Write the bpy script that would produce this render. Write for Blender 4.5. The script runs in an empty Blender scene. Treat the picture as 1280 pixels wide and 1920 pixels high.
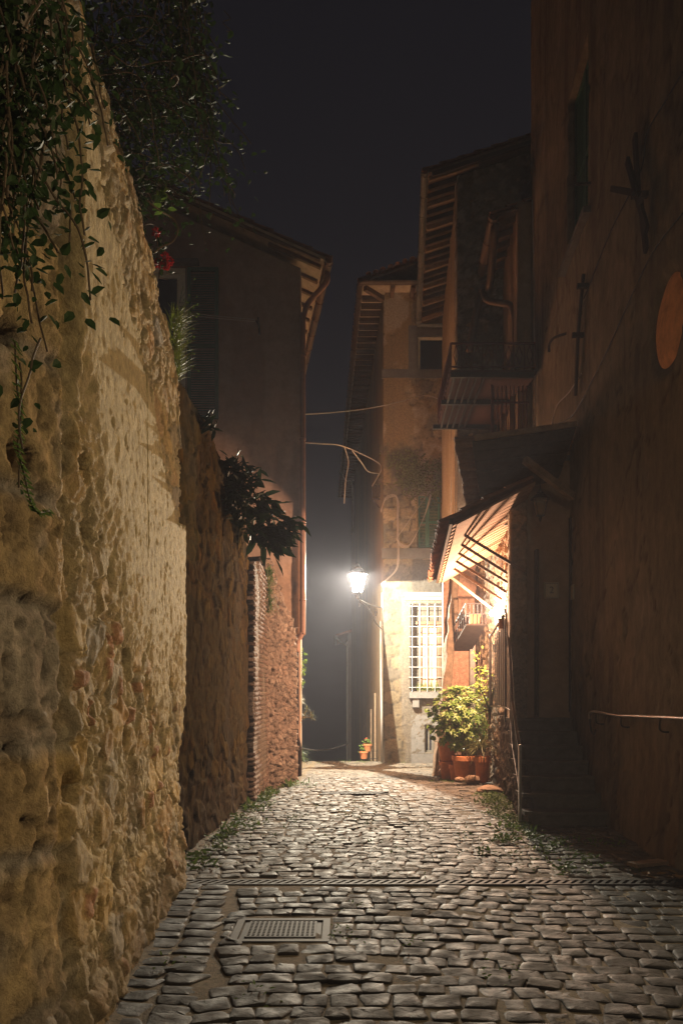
import bpy, math, random
import numpy as np
from mathutils import Vector, Matrix, Quaternion

C = bpy.context.scene.collection
R = random.Random(7)
EYE = 1.6
FOC = 1500.0            # focal length in pixels of the 1920 px high photograph
HOR = 1310.0            # row of the horizon

def P(px, py, d):
    return Vector(((px - 640.0) / FOC * d, d, EYE + (HOR - py) / FOC * d))

def V(*a):
    return Vector(a)

# ------------------------------------------------------------------ noise
def h2(ix, iy, seed):
    n = (ix.astype(np.int64) * 374761393 + iy.astype(np.int64) * 668265263 + int(seed) * 1442695041) & 0x7fffffff
    n = ((n ^ (n >> 13)) * 1274126177) & 0x7fffffff
    n = ((n ^ (n >> 16)) * 374761393) & 0x7fffffff
    return ((n ^ (n >> 15)) & 0xffffff) / float(0xffffff)

def vn(x, y, seed=0):
    ix = np.floor(x); iy = np.floor(y)
    fx = x - ix; fy = y - iy
    fx = fx * fx * (3 - 2 * fx); fy = fy * fy * (3 - 2 * fy)
    a = h2(ix, iy, seed); b = h2(ix + 1, iy, seed); c = h2(ix, iy + 1, seed); d = h2(ix + 1, iy + 1, seed)
    return (a * (1 - fx) + b * fx) * (1 - fy) + (c * (1 - fx) + d * fx) * fy

def fbm(x, y, o=4, seed=0):
    s = np.zeros_like(x); a = .5; t = 0
    for k in range(o):
        s += a * vn(x, y, seed + k * 17); t += a
        x = x * 2.03 + 5.1; y = y * 2.03 + 1.7; a *= .55
    return s / t

def ss(a, b, x):
    t = np.clip((x - a) / (b - a), 0, 1)
    return t * t * (3 - 2 * t)

def voro(x, y, seed=0, jit=.8, tilt=False):
    iy = np.floor(y)
    f1 = np.full(x.shape, 9.0); f2 = np.full(x.shape, 9.0)
    rid = np.zeros(x.shape); rid2 = np.zeros(x.shape); tl = np.zeros(x.shape)
    for dy in (-1, 0, 1):
        cy = iy + dy
        off = .5 * (np.mod(cy, 2))
        ix = np.floor(x - off)
        for dx in (-1, 0, 1):
            cx = ix + dx
            px = cx + off + .5 + (h2(cx, cy, seed) - .5) * jit
            py = cy + .5 + (h2(cx, cy, seed + 9) - .5) * jit
            d = np.sqrt((px - x) ** 2 + (py - y) ** 2)
            r = h2(cx, cy, seed + 31); r2 = h2(cx, cy, seed + 57)
            near = d < f1
            f2 = np.where(near, f1, np.minimum(f2, d))
            rid = np.where(near, r, rid); rid2 = np.where(near, r2, rid2)
            if tilt: tl = np.where(near, (x - px) * (h2(cx, cy, seed + 71) - .5) + (y - py) * (h2(cx, cy, seed + 83) - .5), tl)
            f1 = np.where(near, d, f1)
    if tilt: return f1, f2, rid, rid2, tl
    return f1, f2, rid, rid2

def pal(r, cols):
    cols = np.array(cols)
    i = np.minimum((r * len(cols)).astype(int), len(cols) - 1)
    return cols[i]

def mixc(a, b, t):
    t = t[..., None]
    return np.asarray(a) * (1 - t) + np.asarray(b) * t

# ------------------------------------------------------------------ objects
def tag(o, label=None, cat=None, group=None, kind=None):
    if label: o['label'] = label
    if cat: o['category'] = cat
    if group: o['group'] = group
    if kind: o['kind'] = kind
    return o

def thing(name, label, cat, loc, group=None):
    o = bpy.data.objects.new(name, None)
    o.empty_display_size = .1
    C.objects.link(o); o.location = Vector(loc)
    return tag(o, label, cat, group)

ORG = {}
def org(o):
    """world position of an object's origin (translations only)"""
    p = Vector((0, 0, 0))
    while o is not None:
        p += o.location; o = o.parent
    return p

class MB:
    def __init__(s):
        s.v = []; s.f = []; s.c = None
    def add(s, vs, fs):
        b = len(s.v)
        s.v.extend([tuple(q) for q in vs]); s.f.extend([tuple(i + b for i in f) for f in fs])
        return s
    def hexa(s, q):
        """eight corners: bottom ring 0-3, top ring 4-7"""
        return s.add(q, [(3, 2, 1, 0), (4, 5, 6, 7), (0, 1, 5, 4), (1, 2, 6, 5), (2, 3, 7, 6), (3, 0, 4, 7)])
    def box(s, a, b):
        x0, y0, z0 = a; x1, y1, z1 = b
        x0, x1 = min(x0, x1), max(x0, x1); y0, y1 = min(y0, y1), max(y0, y1); z0, z1 = min(z0, z1), max(z0, z1)
        return s.hexa([(x0, y0, z0), (x1, y0, z0), (x1, y1, z0), (x0, y1, z0), (x0, y0, z1), (x1, y0, z1), (x1, y1, z1), (x0, y1, z1)])
    def obox(s, o, u, v, w):
        """box from corner o along three vectors"""
        o, u, v, w = map(Vector, (o, u, v, w))
        if u.cross(v).dot(w) < 0: u, v = v, u
        return s.hexa([o, o + u, o + u + v, o + v, o + w, o + u + w, o + u + v + w, o + v + w])
    def bar(s, a, b, w, h=None, up=(0, 0, 1)):
        """rectangular bar between two points"""
        a = Vector(a); b = Vector(b); h = h or w
        d = (b - a).normalized(); up = Vector(up)
        if abs(d.dot(up)) > .98: up = Vector((0, 1, 0))
        sx = d.cross(up).normalized(); sy = sx.cross(d).normalized()
        o = a - sx * w / 2 - sy * h / 2
        return s.obox(o, sx * w, sy * h, b - a)
    def tube(s, pts, r, n=8, cap=True):
        pts = [Vector(p) for p in pts]
        rs = r if isinstance(r, (list, tuple)) else [r] * len(pts)
        base = len(s.v); prev = None
        for i, p in enumerate(pts):
            t = (pts[min(i + 1, len(pts) - 1)] - pts[max(i - 1, 0)])
            if t.length < 1e-9: t = Vector((0, 0, 1))
            t.normalize()
            if prev is None:
                a = Vector((0, 0, 1)) if abs(t.z) < .9 else Vector((1, 0, 0))
                prev = t.cross(a).normalized()
            prev = (prev - t * prev.dot(t))
            if prev.length < 1e-6: prev = t.orthogonal()
            prev.normalize()
            q = t.cross(prev)
            for k in range(n):
                an = 2 * math.pi * k / n
                s.v.append(tuple(p + (prev * math.cos(an) + q * math.sin(an)) * rs[i]))
        for i in range(len(pts) - 1):
            for k in range(n):
                a = base + i * n + k; b = base + i * n + (k + 1) % n
                s.f.append((a, b, b + n, a + n))
        if cap:
            s.f.append(tuple(base + k for k in range(n - 1, -1, -1)))
            e = base + (len(pts) - 1) * n
            s.f.append(tuple(e + k for k in range(n)))
        return s
    def lathe(s, c, prof, n=20, flute=0.0, nf=0):
        """profile [(r,z)] turned round a vertical axis at c; closed at the ends"""
        c = Vector(c); base = len(s.v)
        for r, z in prof:
            for k in range(n):
                an = 2 * math.pi * k / n
                rr = r * (1 + (flute * math.cos(nf * an) if nf else 0))
                s.v.append((c.x + rr * math.cos(an), c.y + rr * math.sin(an), c.z + z))
        for i in range(len(prof) - 1):
            for k in range(n):
                a = base + i * n + k; b = base + i * n + (k + 1) % n
                s.f.append((a, b, b + n, a + n))
        s.f.append(tuple(base + k for k in range(n - 1, -1, -1)))
        e = base + (len(prof) - 1) * n
        s.f.append(tuple(e + k for k in range(n)))
        return s
    def leaf(s, p, d, nrm, L, W, fold=.18):
        p = Vector(p); d = Vector(d).normalized(); nrm = Vector(nrm)
        sd = d.cross(nrm)
        if sd.length < 1e-4: sd = d.orthogonal()
        sd.normalize(); n2 = sd.cross(d)
        c = p + d * L * .45 - n2 * W * fold
        return s.add([p, p + d * L * .22 + sd * W * .44, p + d * L * .60 + sd * W * .42, p + d * L - n2 * L * .12, p + d * L * .60 - sd * W * .42, p + d * L * .22 - sd * W * .44, c],
                     [(0, 1, 6), (1, 2, 6), (2, 3, 6), (3, 4, 6), (4, 5, 6), (5, 0, 6)])
    def blade(s, p, d, L, w, droop=.5, seg=4):
        p = Vector(p); d = Vector(d).normalized()
        sd = d.cross(Vector((0, 0, 1)))
        if sd.length < 1e-3: sd = Vector((1, 0, 0))
        sd.normalize(); b = len(s.v); q = p.copy()
        for i in range(seg + 1):
            t = i / seg; ww = w * (1 - t) ** .7 * .5 + .0006
            s.v.append(tuple(q - sd * ww)); s.v.append(tuple(q + sd * ww))
            q = q + d * (L / seg); d = (d + Vector((0, 0, -droop / seg * (1 + t)))).normalized()
        for i in range(seg):
            a = b + 2 * i; s.f.append((a, a + 1, a + 3, a + 2))
        return s
    def build(s, name, mat, parent=None, smooth=False, loc=None):
        me = bpy.data.meshes.new(name)
        o0 = org(parent) if parent else Vector(loc or (0, 0, 0))
        vs = np.array(s.v, dtype=float) - np.array(o0)
        me.from_pydata(vs.tolist(), [], s.f); me.update()
        if s.c is not None:
            at = me.color_attributes.new('Col', 'FLOAT_COLOR', 'POINT')
            cc = np.ones((len(s.v), 4), dtype=np.float32); cc[:, :3] = s.c
            at.data.foreach_set('color', cc.ravel())
        if smooth: me.polygons.foreach_set('use_smooth', [True] * len(me.polygons))
        me.materials.append(mat)
        o = bpy.data.objects.new(name, me); C.objects.link(o)
        if parent: o.parent = parent
        else: o.location = o0
        return o

# ------------------------------------------------------------------ materials
def mat(name, col=(.3, .3, .3), rough=.85, spec=.3, metal=0., var=.25, vs=6., bump=.25, bs=40., bd=.01, attr=False, emit=None, es=0., col2=None, sheen=None, stretch=None, trans=0.):
    m = bpy.data.materials.new(name); m.use_nodes = True
    nt = m.node_tree; nd = nt.nodes; lk = nt.links
    b = nd['Principled BSDF']
    b.inputs['Roughness'].default_value = rough if not isinstance(rough, tuple) else rough[0]
    b.inputs['Specular IOR Level'].default_value = spec
    b.inputs['Metallic'].default_value = metal
    geo = nd.new('ShaderNodeNewGeometry')
    src = geo.outputs['Position']
    if stretch:
        mp = nd.new('ShaderNodeMapping'); mp.inputs['Scale'].default_value = stretch
        lk.new(src, mp.inputs['Vector']); src = mp.outputs['Vector']
    n1 = nd.new('ShaderNodeTexNoise'); n1.inputs['Scale'].default_value = vs; n1.inputs['Detail'].default_value = 9
    n1.inputs['Roughness'].default_value = .74
    lk.new(src, n1.inputs['Vector'])
    rp = nd.new('ShaderNodeValToRGB')
    rp.color_ramp.elements[0].position = .3; rp.color_ramp.elements[1].position = .7
    lo = 1 - var; hi = 1 + var
    if attr:
        rp.color_ramp.elements[0].color = (lo, lo, lo, 1); rp.color_ramp.elements[1].color = (hi, hi, hi, 1)
        at = nd.new('ShaderNodeAttribute'); at.attribute_name = 'Col'
        mx = nd.new('ShaderNodeMix'); mx.data_type = 'RGBA'; mx.blend_type = 'MULTIPLY'
        mx.inputs[0].default_value = 1
        lk.new(at.outputs['Color'], mx.inputs[6]); lk.new(rp.outputs['Color'], mx.inputs[7])
        lk.new(mx.outputs[2], b.inputs['Base Color'])
    else:
        c2 = col2 or tuple(min(1, c * hi) for c in col)
        c1 = tuple(c * lo for c in col) if not col2 else col
        rp.color_ramp.elements[0].color = (*c1, 1); rp.color_ramp.elements[1].color = (*c2, 1)
        lk.new(rp.outputs['Color'], b.inputs['Base Color'])
    lk.new(n1.outputs['Fac'], rp.inputs['Fac'])
    if isinstance(rough, tuple):
        n3 = nd.new('ShaderNodeTexNoise'); n3.inputs['Scale'].default_value = 7; n3.inputs['Detail'].default_value = 4
        lk.new(src, n3.inputs['Vector'])
        mr = nd.new('ShaderNodeMapRange'); mr.inputs['From Min'].default_value = .35; mr.inputs['From Max'].default_value = .65
        mr.inputs['To Min'].default_value = rough[0]; mr.inputs['To Max'].default_value = rough[1]
        lk.new(n3.outputs['Fac'], mr.inputs['Value']); lk.new(mr.outputs['Result'], b.inputs['Roughness'])
    if bump > 0:
        n2 = nd.new('ShaderNodeTexNoise'); n2.inputs['Scale'].default_value = bs; n2.inputs['Detail'].default_value = 8
        n2.inputs['Roughness'].default_value = .72
        lk.new(src, n2.inputs['Vector'])
        bp = nd.new('ShaderNodeBump'); bp.inputs['Strength'].default_value = bump; bp.inputs['Distance'].default_value = bd
        lk.new(n2.outputs['Fac'], bp.inputs['Height']); lk.new(bp.outputs['Normal'], b.inputs['Normal'])
    if emit:
        b.inputs['Emission Color'].default_value = (*emit, 1); b.inputs['Emission Strength'].default_value = es
    if trans:
        tr = nd.new('ShaderNodeBsdfTranslucent'); lk.new(rp.outputs['Color'], tr.inputs['Color'])
        ms = nd.new('ShaderNodeMixShader'); ms.inputs[0].default_value = trans
        lk.new(b.outputs[0], ms.inputs[1]); lk.new(tr.outputs[0], ms.inputs[2])
        lk.new(ms.outputs[0], nd['Material Output'].inputs['Surface'])
    return m

def emission(name, col, st, clear=0.):
    m = bpy.data.materials.new(name); m.use_nodes = True
    nt = m.node_tree; nd = nt.nodes; lk = nt.links
    nd.remove(nd['Principled BSDF'])
    e = nd.new('ShaderNodeEmission'); e.inputs['Color'].default_value = (*col, 1); e.inputs['Strength'].default_value = st
    if clear:
        t = nd.new('ShaderNodeBsdfTransparent'); ms = nd.new('ShaderNodeMixShader'); ms.inputs[0].default_value = clear
        lk.new(e.outputs[0], ms.inputs[1]); lk.new(t.outputs[0], ms.inputs[2])
        lk.new(ms.outputs[0], nd['Material Output'].inputs['Surface'])
    else:
        lk.new(e.outputs[0], nd['Material Output'].inputs['Surface'])
    return m

M = {}
M['wallattr'] = mat('weathered_masonry', attr=True, var=.42, vs=17, bump=.9, bs=34, bd=.034, rough=.9, spec=.2)
M['oldwallattr'] = mat('shade_dark_masonry', attr=True, var=.4, vs=10, bump=.4, bs=24, bd=.02, rough=1., spec=.0)  # for the set-back wall, whose shade is put into its colour
M['plasterattr'] = mat('old_plaster', attr=True, var=.22, vs=5, bump=.5, bs=30, bd=.012, rough=.92, spec=.15)
M['streakattr'] = mat('streaky_plaster', attr=True, var=.34, vs=6, bump=.6, bs=18, bd=.03, rough=.92, spec=.12, stretch=(1, 1, .55))
M['basalt'] = mat('basalt_setts', attr=True, var=.40, vs=16, bump=.7, bs=34, bd=.013, rough=(.5, .85), spec=.12)
M['dirt'] = mat('joint_dirt', (.135, .108, .072), rough=.95, var=.55, vs=22, bump=1., bs=60, bd=.03)
M['field'] = mat('dark_field', (.05, .05, .04), rough=1, var=.4, vs=.05, bump=0)
M['iron'] = mat('dark_iron', (.035, .03, .028), rough=.5, spec=.5, metal=.6, var=.4, vs=20, bump=.2, bs=80, bd=.003)
M['grate'] = mat('cast_iron', (.028, .022, .018), rough=.7, spec=.2, metal=0., var=.35, vs=25, bump=.25, bs=90, bd=.003)
M['rust'] = mat('rusty_iron', (.022, .012, .009), rough=.75, var=.5, vs=18, bump=.3, bs=60, bd=.004)
M['redpaint'] = mat('dark_red_paint', (.07, .018, .014), rough=.5, var=.3, vs=12, bump=.1)
M['steel'] = mat('worn_steel', (.45, .43, .4), rough=.3, metal=1, var=.2, vs=20, bump=.1, bs=60, bd=.002)
M['greysteel'] = mat('grey_painted_bars', (.27, .27, .28), rough=.45, var=.15, vs=20, bump=.1)
M['copper'] = mat('brown_gutter', (.11, .075, .052), rough=.45, metal=.3, var=.3, vs=5, bump=.1, bs=30, bd=.004)
M['pipe'] = mat('painted_pipe', (.28, .15, .10), rough=.5, var=.25, vs=5, bump=.1, bs=30, bd=.004)
M['greypipe'] = mat('grey_pipe', (.32, .32, .32), rough=.5, var=.15, vs=5, bump=.1)
M['zinc'] = mat('weathered_zinc', (.17, .16, .14), rough=.5, metal=.4, var=.3, vs=6, bump=.15, bs=30, bd=.004)
M['tile'] = mat('clay_roof_tiles', (.22, .10, .06), rough=.9, var=.45, vs=4, bump=.5, bs=45, bd=.01)
M['tilepale'] = mat('pale_clay_tiles', (.27, .165, .10), rough=.9, var=.35, vs=5, bump=.5, bs=45, bd=.01)
M['wood'] = mat('old_wood', (.12, .075, .045), rough=.8, var=.4, vs=8, bump=.4, bs=40, bd=.006)
M['woodlight'] = mat('bleached_wood', (.24, .17, .11), rough=.8, var=.4, vs=8, bump=.4, bs=40, bd=.006)
M['wooddark'] = mat('tarred_boards', (.05, .035, .025), rough=.85, var=.4, vs=8, bump=.4, bs=30, bd=.006)
M['planel'] = mat('limewashed_boards', (.42, .33, .23), rough=.9, var=.3, vs=5, bump=.3, bs=30, bd=.006)
M['green'] = mat('green_shutter_paint', (.02, .09, .055), rough=.55, var=.25, vs=10, bump=.1)
M['greenfar'] = mat('grey_green_paint', (.06, .14, .10), rough=.6, var=.2, vs=10, bump=.1)
M['cream'] = mat('cream_frame_paint', (.8, .74, .6), rough=.6, var=.15, vs=12, bump=.1)
M['glassdark'] = mat('dark_window_glass', (.012, .016, .03), rough=.08, spec=.6, var=.1, bump=0)
M['stonegrey'] = mat('grey_stone_trim', (.12, .115, .11), rough=.9, var=.25, vs=9, bump=.45, bs=50, bd=.01)
M['stonestep'] = mat('worn_stone_steps', (.10, .09, .075), rough=.85, var=.3, vs=7, bump=.4, bs=45, bd=.01)
M['terracotta'] = mat('terracotta', (.42, .16, .065), rough=.75, var=.25, vs=10, bump=.2, bs=60, bd=.004)
M['orangepot'] = mat('orange_plastic', (.42, .12, .025), rough=.5, var=.1, vs=10, bump=.05)
M['tile2'] = mat('majolica_tile', (.42, .38, .30), rough=.35, var=.12, vs=20, bump=.05)
M['ink'] = mat('dark_numeral', (.03, .03, .04), rough=.5, var=.1, bump=0)
M['orangeplaster'] = mat('orange_plaster', (.78, .38, .15), rough=.9, var=.25, vs=7, bump=.4, bs=40, bd=.008)
M['cable'] = mat('black_cable', (.02, .02, .02), rough=.6, var=.1, bump=0)
M['cablelight'] = mat('grey_cable', (.36, .31, .27), rough=.6, var=.15, bump=0)
M['leafdark'] = mat('dark_ivy_leaves', (.018, .04, .010), rough=.62, spec=.2, var=.5, vs=12, bump=0, col2=(.04, .07, .018), trans=.2)
M['leafdeep'] = mat('glossy_evergreen_leaves', (.012, .03, .012), rough=.55, spec=.25, var=.5, vs=12, bump=0, col2=(.025, .05, .018), trans=.12)
M['leaf'] = mat('green_leaves', (.06, .13, .025), rough=.45, spec=.4, var=.5, vs=9, bump=0, col2=(.15, .22, .04), trans=.35)
M['leafpale'] = mat('variegated_leaves', (.12, .17, .04), rough=.42, spec=.4, var=.5, vs=15, bump=0, col2=(.31, .37, .13), trans=.3)
M['leafyellow'] = mat('yellow_green_leaves', (.13, .19, .03), rough=.5, var=.5, vs=12, bump=0, col2=(.24, .27, .045), trans=.35)
M['leafolive'] = mat('olive_leaves', (.11, .12, .05), rough=.5, var=.5, vs=12, bump=0, col2=(.20, .19, .08), trans=.3)
M['dryleaf'] = mat('dry_leaves', (.22, .14, .06), rough=.8, var=.4, vs=12, bump=0)
M['grass'] = mat('weed_blades', (.05, .10, .02), rough=.6, var=.5, vs=6, bump=0, col2=(.12, .17, .04), trans=.3)
M['flower'] = mat('red_petals', (.45, .03, .03), rough=.55, var=.3, vs=20, bump=0, trans=.2)
M['stem'] = mat('vine_stems', (.12, .085, .05), rough=.8, var=.3, vs=20, bump=.2)
M['curtain'] = mat('glowing_curtain', (.38, .25, .18), rough=.9, var=.12, vs=4, bump=.1, emit=(1, .55, .33), es=.10)  # small glow added to a curtain that the street lamp lights
M['lampblack'] = mat('black_lamp_iron', (.03, .03, .03), rough=.45, metal=.5, var=.2, bump=0)
M['lampglass'] = emission('lit_lantern_glass', (1, .95, .82), 150, .80)
M['bulb'] = emission('lit_lamp_bulb', (1, .93, .78), 900, .9)
M['warmbulb'] = emission('warm_lamp_bulb', (1, .66, .40), 500, .9)
def _glass():
    m = bpy.data.materials.new('clear_lantern_glass'); m.use_nodes = True
    nt = m.node_tree; nd = nt.nodes; lk = nt.links
    b = nd['Principled BSDF']; b.inputs['Base Color'].default_value = (.35, .3, .22, 1); b.inputs['Roughness'].default_value = .25
    t = nd.new('ShaderNodeBsdfTransparent'); ms = nd.new('ShaderNodeMixShader'); ms.inputs[0].default_value = .6
    lk.new(b.outputs[0], ms.inputs[1]); lk.new(t.outputs[0], ms.inputs[2])
    lk.new(ms.outputs[0], nd['Material Output'].inputs['Surface'])
    return m
M['clearglass'] = _glass()
def _perf():
    m = bpy.data.materials.new('perforated_sheet'); m.use_nodes = True
    nt = m.node_tree; nd = nt.nodes; lk = nt.links
    b = nd['Principled BSDF']; b.inputs['Base Color'].default_value = (.02, .018, .016, 1); b.inputs['Roughness'].default_value = .6
    geo = nd.new('ShaderNodeNewGeometry')
    vo = nd.new('ShaderNodeTexVoronoi'); vo.inputs['Scale'].default_value = 17; vo.inputs['Randomness'].default_value = .25
    lk.new(geo.outputs['Position'], vo.inputs['Vector'])
    gt = nd.new('ShaderNodeMath'); gt.operation = 'LESS_THAN'; gt.inputs[1].default_value = .26
    lk.new(vo.outputs['Distance'], gt.inputs[0])
    t = nd.new('ShaderNodeBsdfTransparent'); ms = nd.new('ShaderNodeMixShader')
    lk.new(gt.outputs[0], ms.inputs[0]); lk.new(b.outputs[0], ms.inputs[1]); lk.new(t.outputs[0], ms.inputs[2])
    lk.new(ms.outputs[0], nd['Material Output'].inputs['Surface'])
    return m
M['perf'] = _perf()

# ------------------------------------------------------------------ relief walls
def grid_lines(a, b, res, extra=()):
    n = max(2, int(round((b - a) / res)) + 1)
    g = list(np.linspace(a, b, n))
    for e in extra:
        for q in (e - .0015, e + .0015):
            if a < q < b: g.append(q)
    g = np.array(sorted(g)); keep = np.concatenate([[True], np.diff(g) > 1e-4])
    return g[keep]

def relief(A, B, zb, zt, res, hf, side, thick=.6, ux=(), zx=(), topfn=None):
    """a wall from A to B (plan points) whose street face is a relief; hf(u,z) -> height, colour; side=+1: face to the left of A->B"""
    A = np.array(A, float); B = np.array(B, float)
    L = np.linalg.norm(B - A); d = (B - A) / L
    n = np.array([-d[1], d[0]]) * side
    us = grid_lines(0, L, res, ux); zs = grid_lines(zb, zt, res, zx)
    U, Z = np.meshgrid(us, zs)
    if topfn is not None:
        T = (Z - zb) / (zt - zb); Z = zb + T * (topfn(U) - zb)
    H, col = hf(U, Z)
    X = A[0] + d[0] * U + n[0] * H; Y = A[1] + d[1] * U + n[1] * H
    nv, nu = U.shape
    mb = MB()
    front = np.stack([X, Y, Z], -1).reshape(-1, 3)
    i = np.arange(nv * nu).reshape(nv, nu)
    q = np.stack([i[:-1, :-1], i[:-1, 1:], i[1:, 1:], i[1:, :-1]], -1).reshape(-1, 4)
    if side > 0: q = q[:, ::-1]
    faces = q.tolist()
    # border ring pushed back to give thickness
    ring = list(i[0, :]) + list(i[1:, -1]) + list(i[-1, -2::-1]) + list(i[-2:0:-1, 0])
    ring = [int(k) for k in ring]
    U1 = U.reshape(-1); Z1 = Z.reshape(-1)
    back = np.array([[A[0] + d[0] * U1[k] - n[0] * thick, A[1] + d[1] * U1[k] - n[1] * thick, Z1[k]] for k in ring])
    nb = len(ring); b0 = nv * nu
    for k in range(nb):
        k2 = (k + 1) % nb
        f = (ring[k], b0 + k, b0 + k2, ring[k2])
        faces.append(f if side < 0 else f[::-1])
    bk = tuple(b0 + k for k in range(nb))
    faces.append(bk[::-1] if side < 0 else bk)
    mb.v = np.concatenate([front, back]).tolist(); mb.f = [tuple(f) for f in faces]
    c1 = col.reshape(-1, 3)
    mb.c = np.concatenate([c1, c1[ring]])
    return mb

def inrect(u, z, r):
    return (u > r[0]) & (u < r[1]) & (z > r[2]) & (z < r[3])

def ground_z(y):
    y = np.asarray(y, float)
    z = -.4 * ss(13., 25., y) * ((np.clip(y, 13, 25) - 13) / 12) ** .3
    return np.where(y > 25.5, z - .13 * (np.minimum(y, 260) - 25.5), z)
def gz(y): return float(ground_z(np.array([y]))[0])

def coppi(o, along, down, rows, L, r=.085, seg=7, tl=.42, mb=None, lift=.0, jitter=.012):
    """rows of half-round cover tiles: o = top corner, 'along' = unit step between rows, 'down' = unit vector down the slope"""
    mb = mb or MB()
    o = Vector(o); al = Vector(along); dn = Vector(down).normalized(); au = al.normalized()
    nn = au.cross(dn).normalized()
    if nn.z < 0: nn = -nn
    nt = max(1, int(round(L / tl)))
    for i in range(rows):
        for k in range(nt):
            j = Vector((R.uniform(-1, 1), R.uniform(-1, 1), R.uniform(-1, 1))) * jitter
            p0 = o + al * (i + .5) + dn * (k * L / nt) + j; p1 = p0 + dn * (L / nt + .06)
            r0 = r * .86; r1 = r * 1.04; b = len(mb.v)
            for (p, rr, li) in ((p0, r0, lift), (p1, r1, lift + .022)):
                for rr2 in (rr, rr - .016):
                    for s_ in range(seg + 1):
                        a = math.pi * s_ / seg
                        mb.v.append(tuple(p + au * math.cos(a) * rr2 + nn * (math.sin(a) * rr2 * .8 + li)))
            m_ = seg + 1
            for s_ in range(seg):
                mb.f.append((b + s_, b + s_ + 1, b + 2 * m_ + s_ + 1, b + 2 * m_ + s_))
                mb.f.append((b + m_ + s_ + 1, b + m_ + s_, b + 3 * m_ + s_, b + 3 * m_ + s_ + 1))
                mb.f.append((b + 2 * m_ + s_, b + 2 * m_ + s_ + 1, b + 3 * m_ + s_ + 1, b + 3 * m_ + s_))
                mb.f.append((b + s_ + 1, b + s_, b + m_ + s_, b + m_ + s_ + 1))
    return mb

def slab(a, b, c, d, t):
    """quad slab with thickness t downward along its normal"""
    a, b, c, d = map(Vector, (a, b, c, d))
    n = (b - a).cross(d - a).normalized()
    if n.z > 0: n = -n
    return MB().hexa([a, b, c, d, a - n * 0 + n * t, b + n * t, c + n * t, d + n * t])

def shutter(o, u, w, n):
    """louvred shutter leaf: corner o, width vector u, height vector w, outward unit normal n"""
    o, u, w, n = map(Vector, (o, u, w, n)); mb = MB()
    t = .045; fr = min(.07, u.length * .16); uu = u.normalized(); ww = w.normalized()
    mb.obox(o, uu * fr, n * t, w); mb.obox(o + u - uu * fr, uu * fr, n * t, w)
    H = w.length; mid = H * .47
    for z in (0, mid, H - fr): mb.obox(o + uu * fr + ww * z, u - uu * fr * 2, n * t * .96, ww * fr)
    k = 0; z = fr
    while z < H - fr - .03:
        if not (mid - .04 < z < mid + fr):
            mb.obox(o + uu * fr + ww * z + n * .008, u - uu * fr * 2, n * .024 - ww * .018, ww * .009 + n * .002)
        z += .046
    return mb

def scatter_leaves(mb, pts, n, L, W, spread, out=(0, 0, 0), rng=R):
    for _ in range(n):
        p = Vector(rng.choice(pts)) + Vector((rng.gauss(0, spread), rng.gauss(0, spread), rng.gauss(0, spread)))
        d = Vector((rng.uniform(-1, 1), rng.uniform(-1, 1), rng.uniform(-1, .6))) + Vector(out)
        k = rng.uniform(.6, 1.25)
        mb.leaf(p, d, (rng.uniform(-.6, .6), rng.uniform(-1, .1), rng.uniform(.1, 1)), L * k, W * k)
    return mb

def sag(a, b, s, n=14):
    a = Vector(a); b = Vector(b)
    return [a.lerp(b, i / n) - Vector((0, 0, 4 * s * (i / n) * (1 - i / n))) for i in range(n + 1)]

def smoothpath(pts, n=6):
    """Catmull-Rom"""
    p = [Vector(q) for q in pts]; p = [p[0]] + p + [p[-1]]; out = []
    for i in range(1, len(p) - 2):
        for k in range(n):
            t = k / n
            out.append(.5 * ((2 * p[i]) + (p[i + 1] - p[i - 1]) * t + (2 * p[i - 1] - 5 * p[i] + 4 * p[i + 1] - p[i + 2]) * t * t + (3 * p[i] - p[i - 1] - 3 * p[i + 1] + p[i + 2]) * t ** 3))
    out.append(p[-2]); return out
# ================================================================== ground
def xleft(y):
    return np.where(y < 7.16, -1.23 - .076 * (y - 3.93), np.where(y < 14.2, -1.6 + .0255 * (y - 7.2), -1.36 + .42 * np.clip(y - 14.2, 0, 1.15)))

MAN = (-.74, -.08, 5.24, 5.79)
DR1 = (-1.40, 3.1, 6.88, 7.06)
DR2 = (-.40, .80, 13.45, 13.75)

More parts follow.
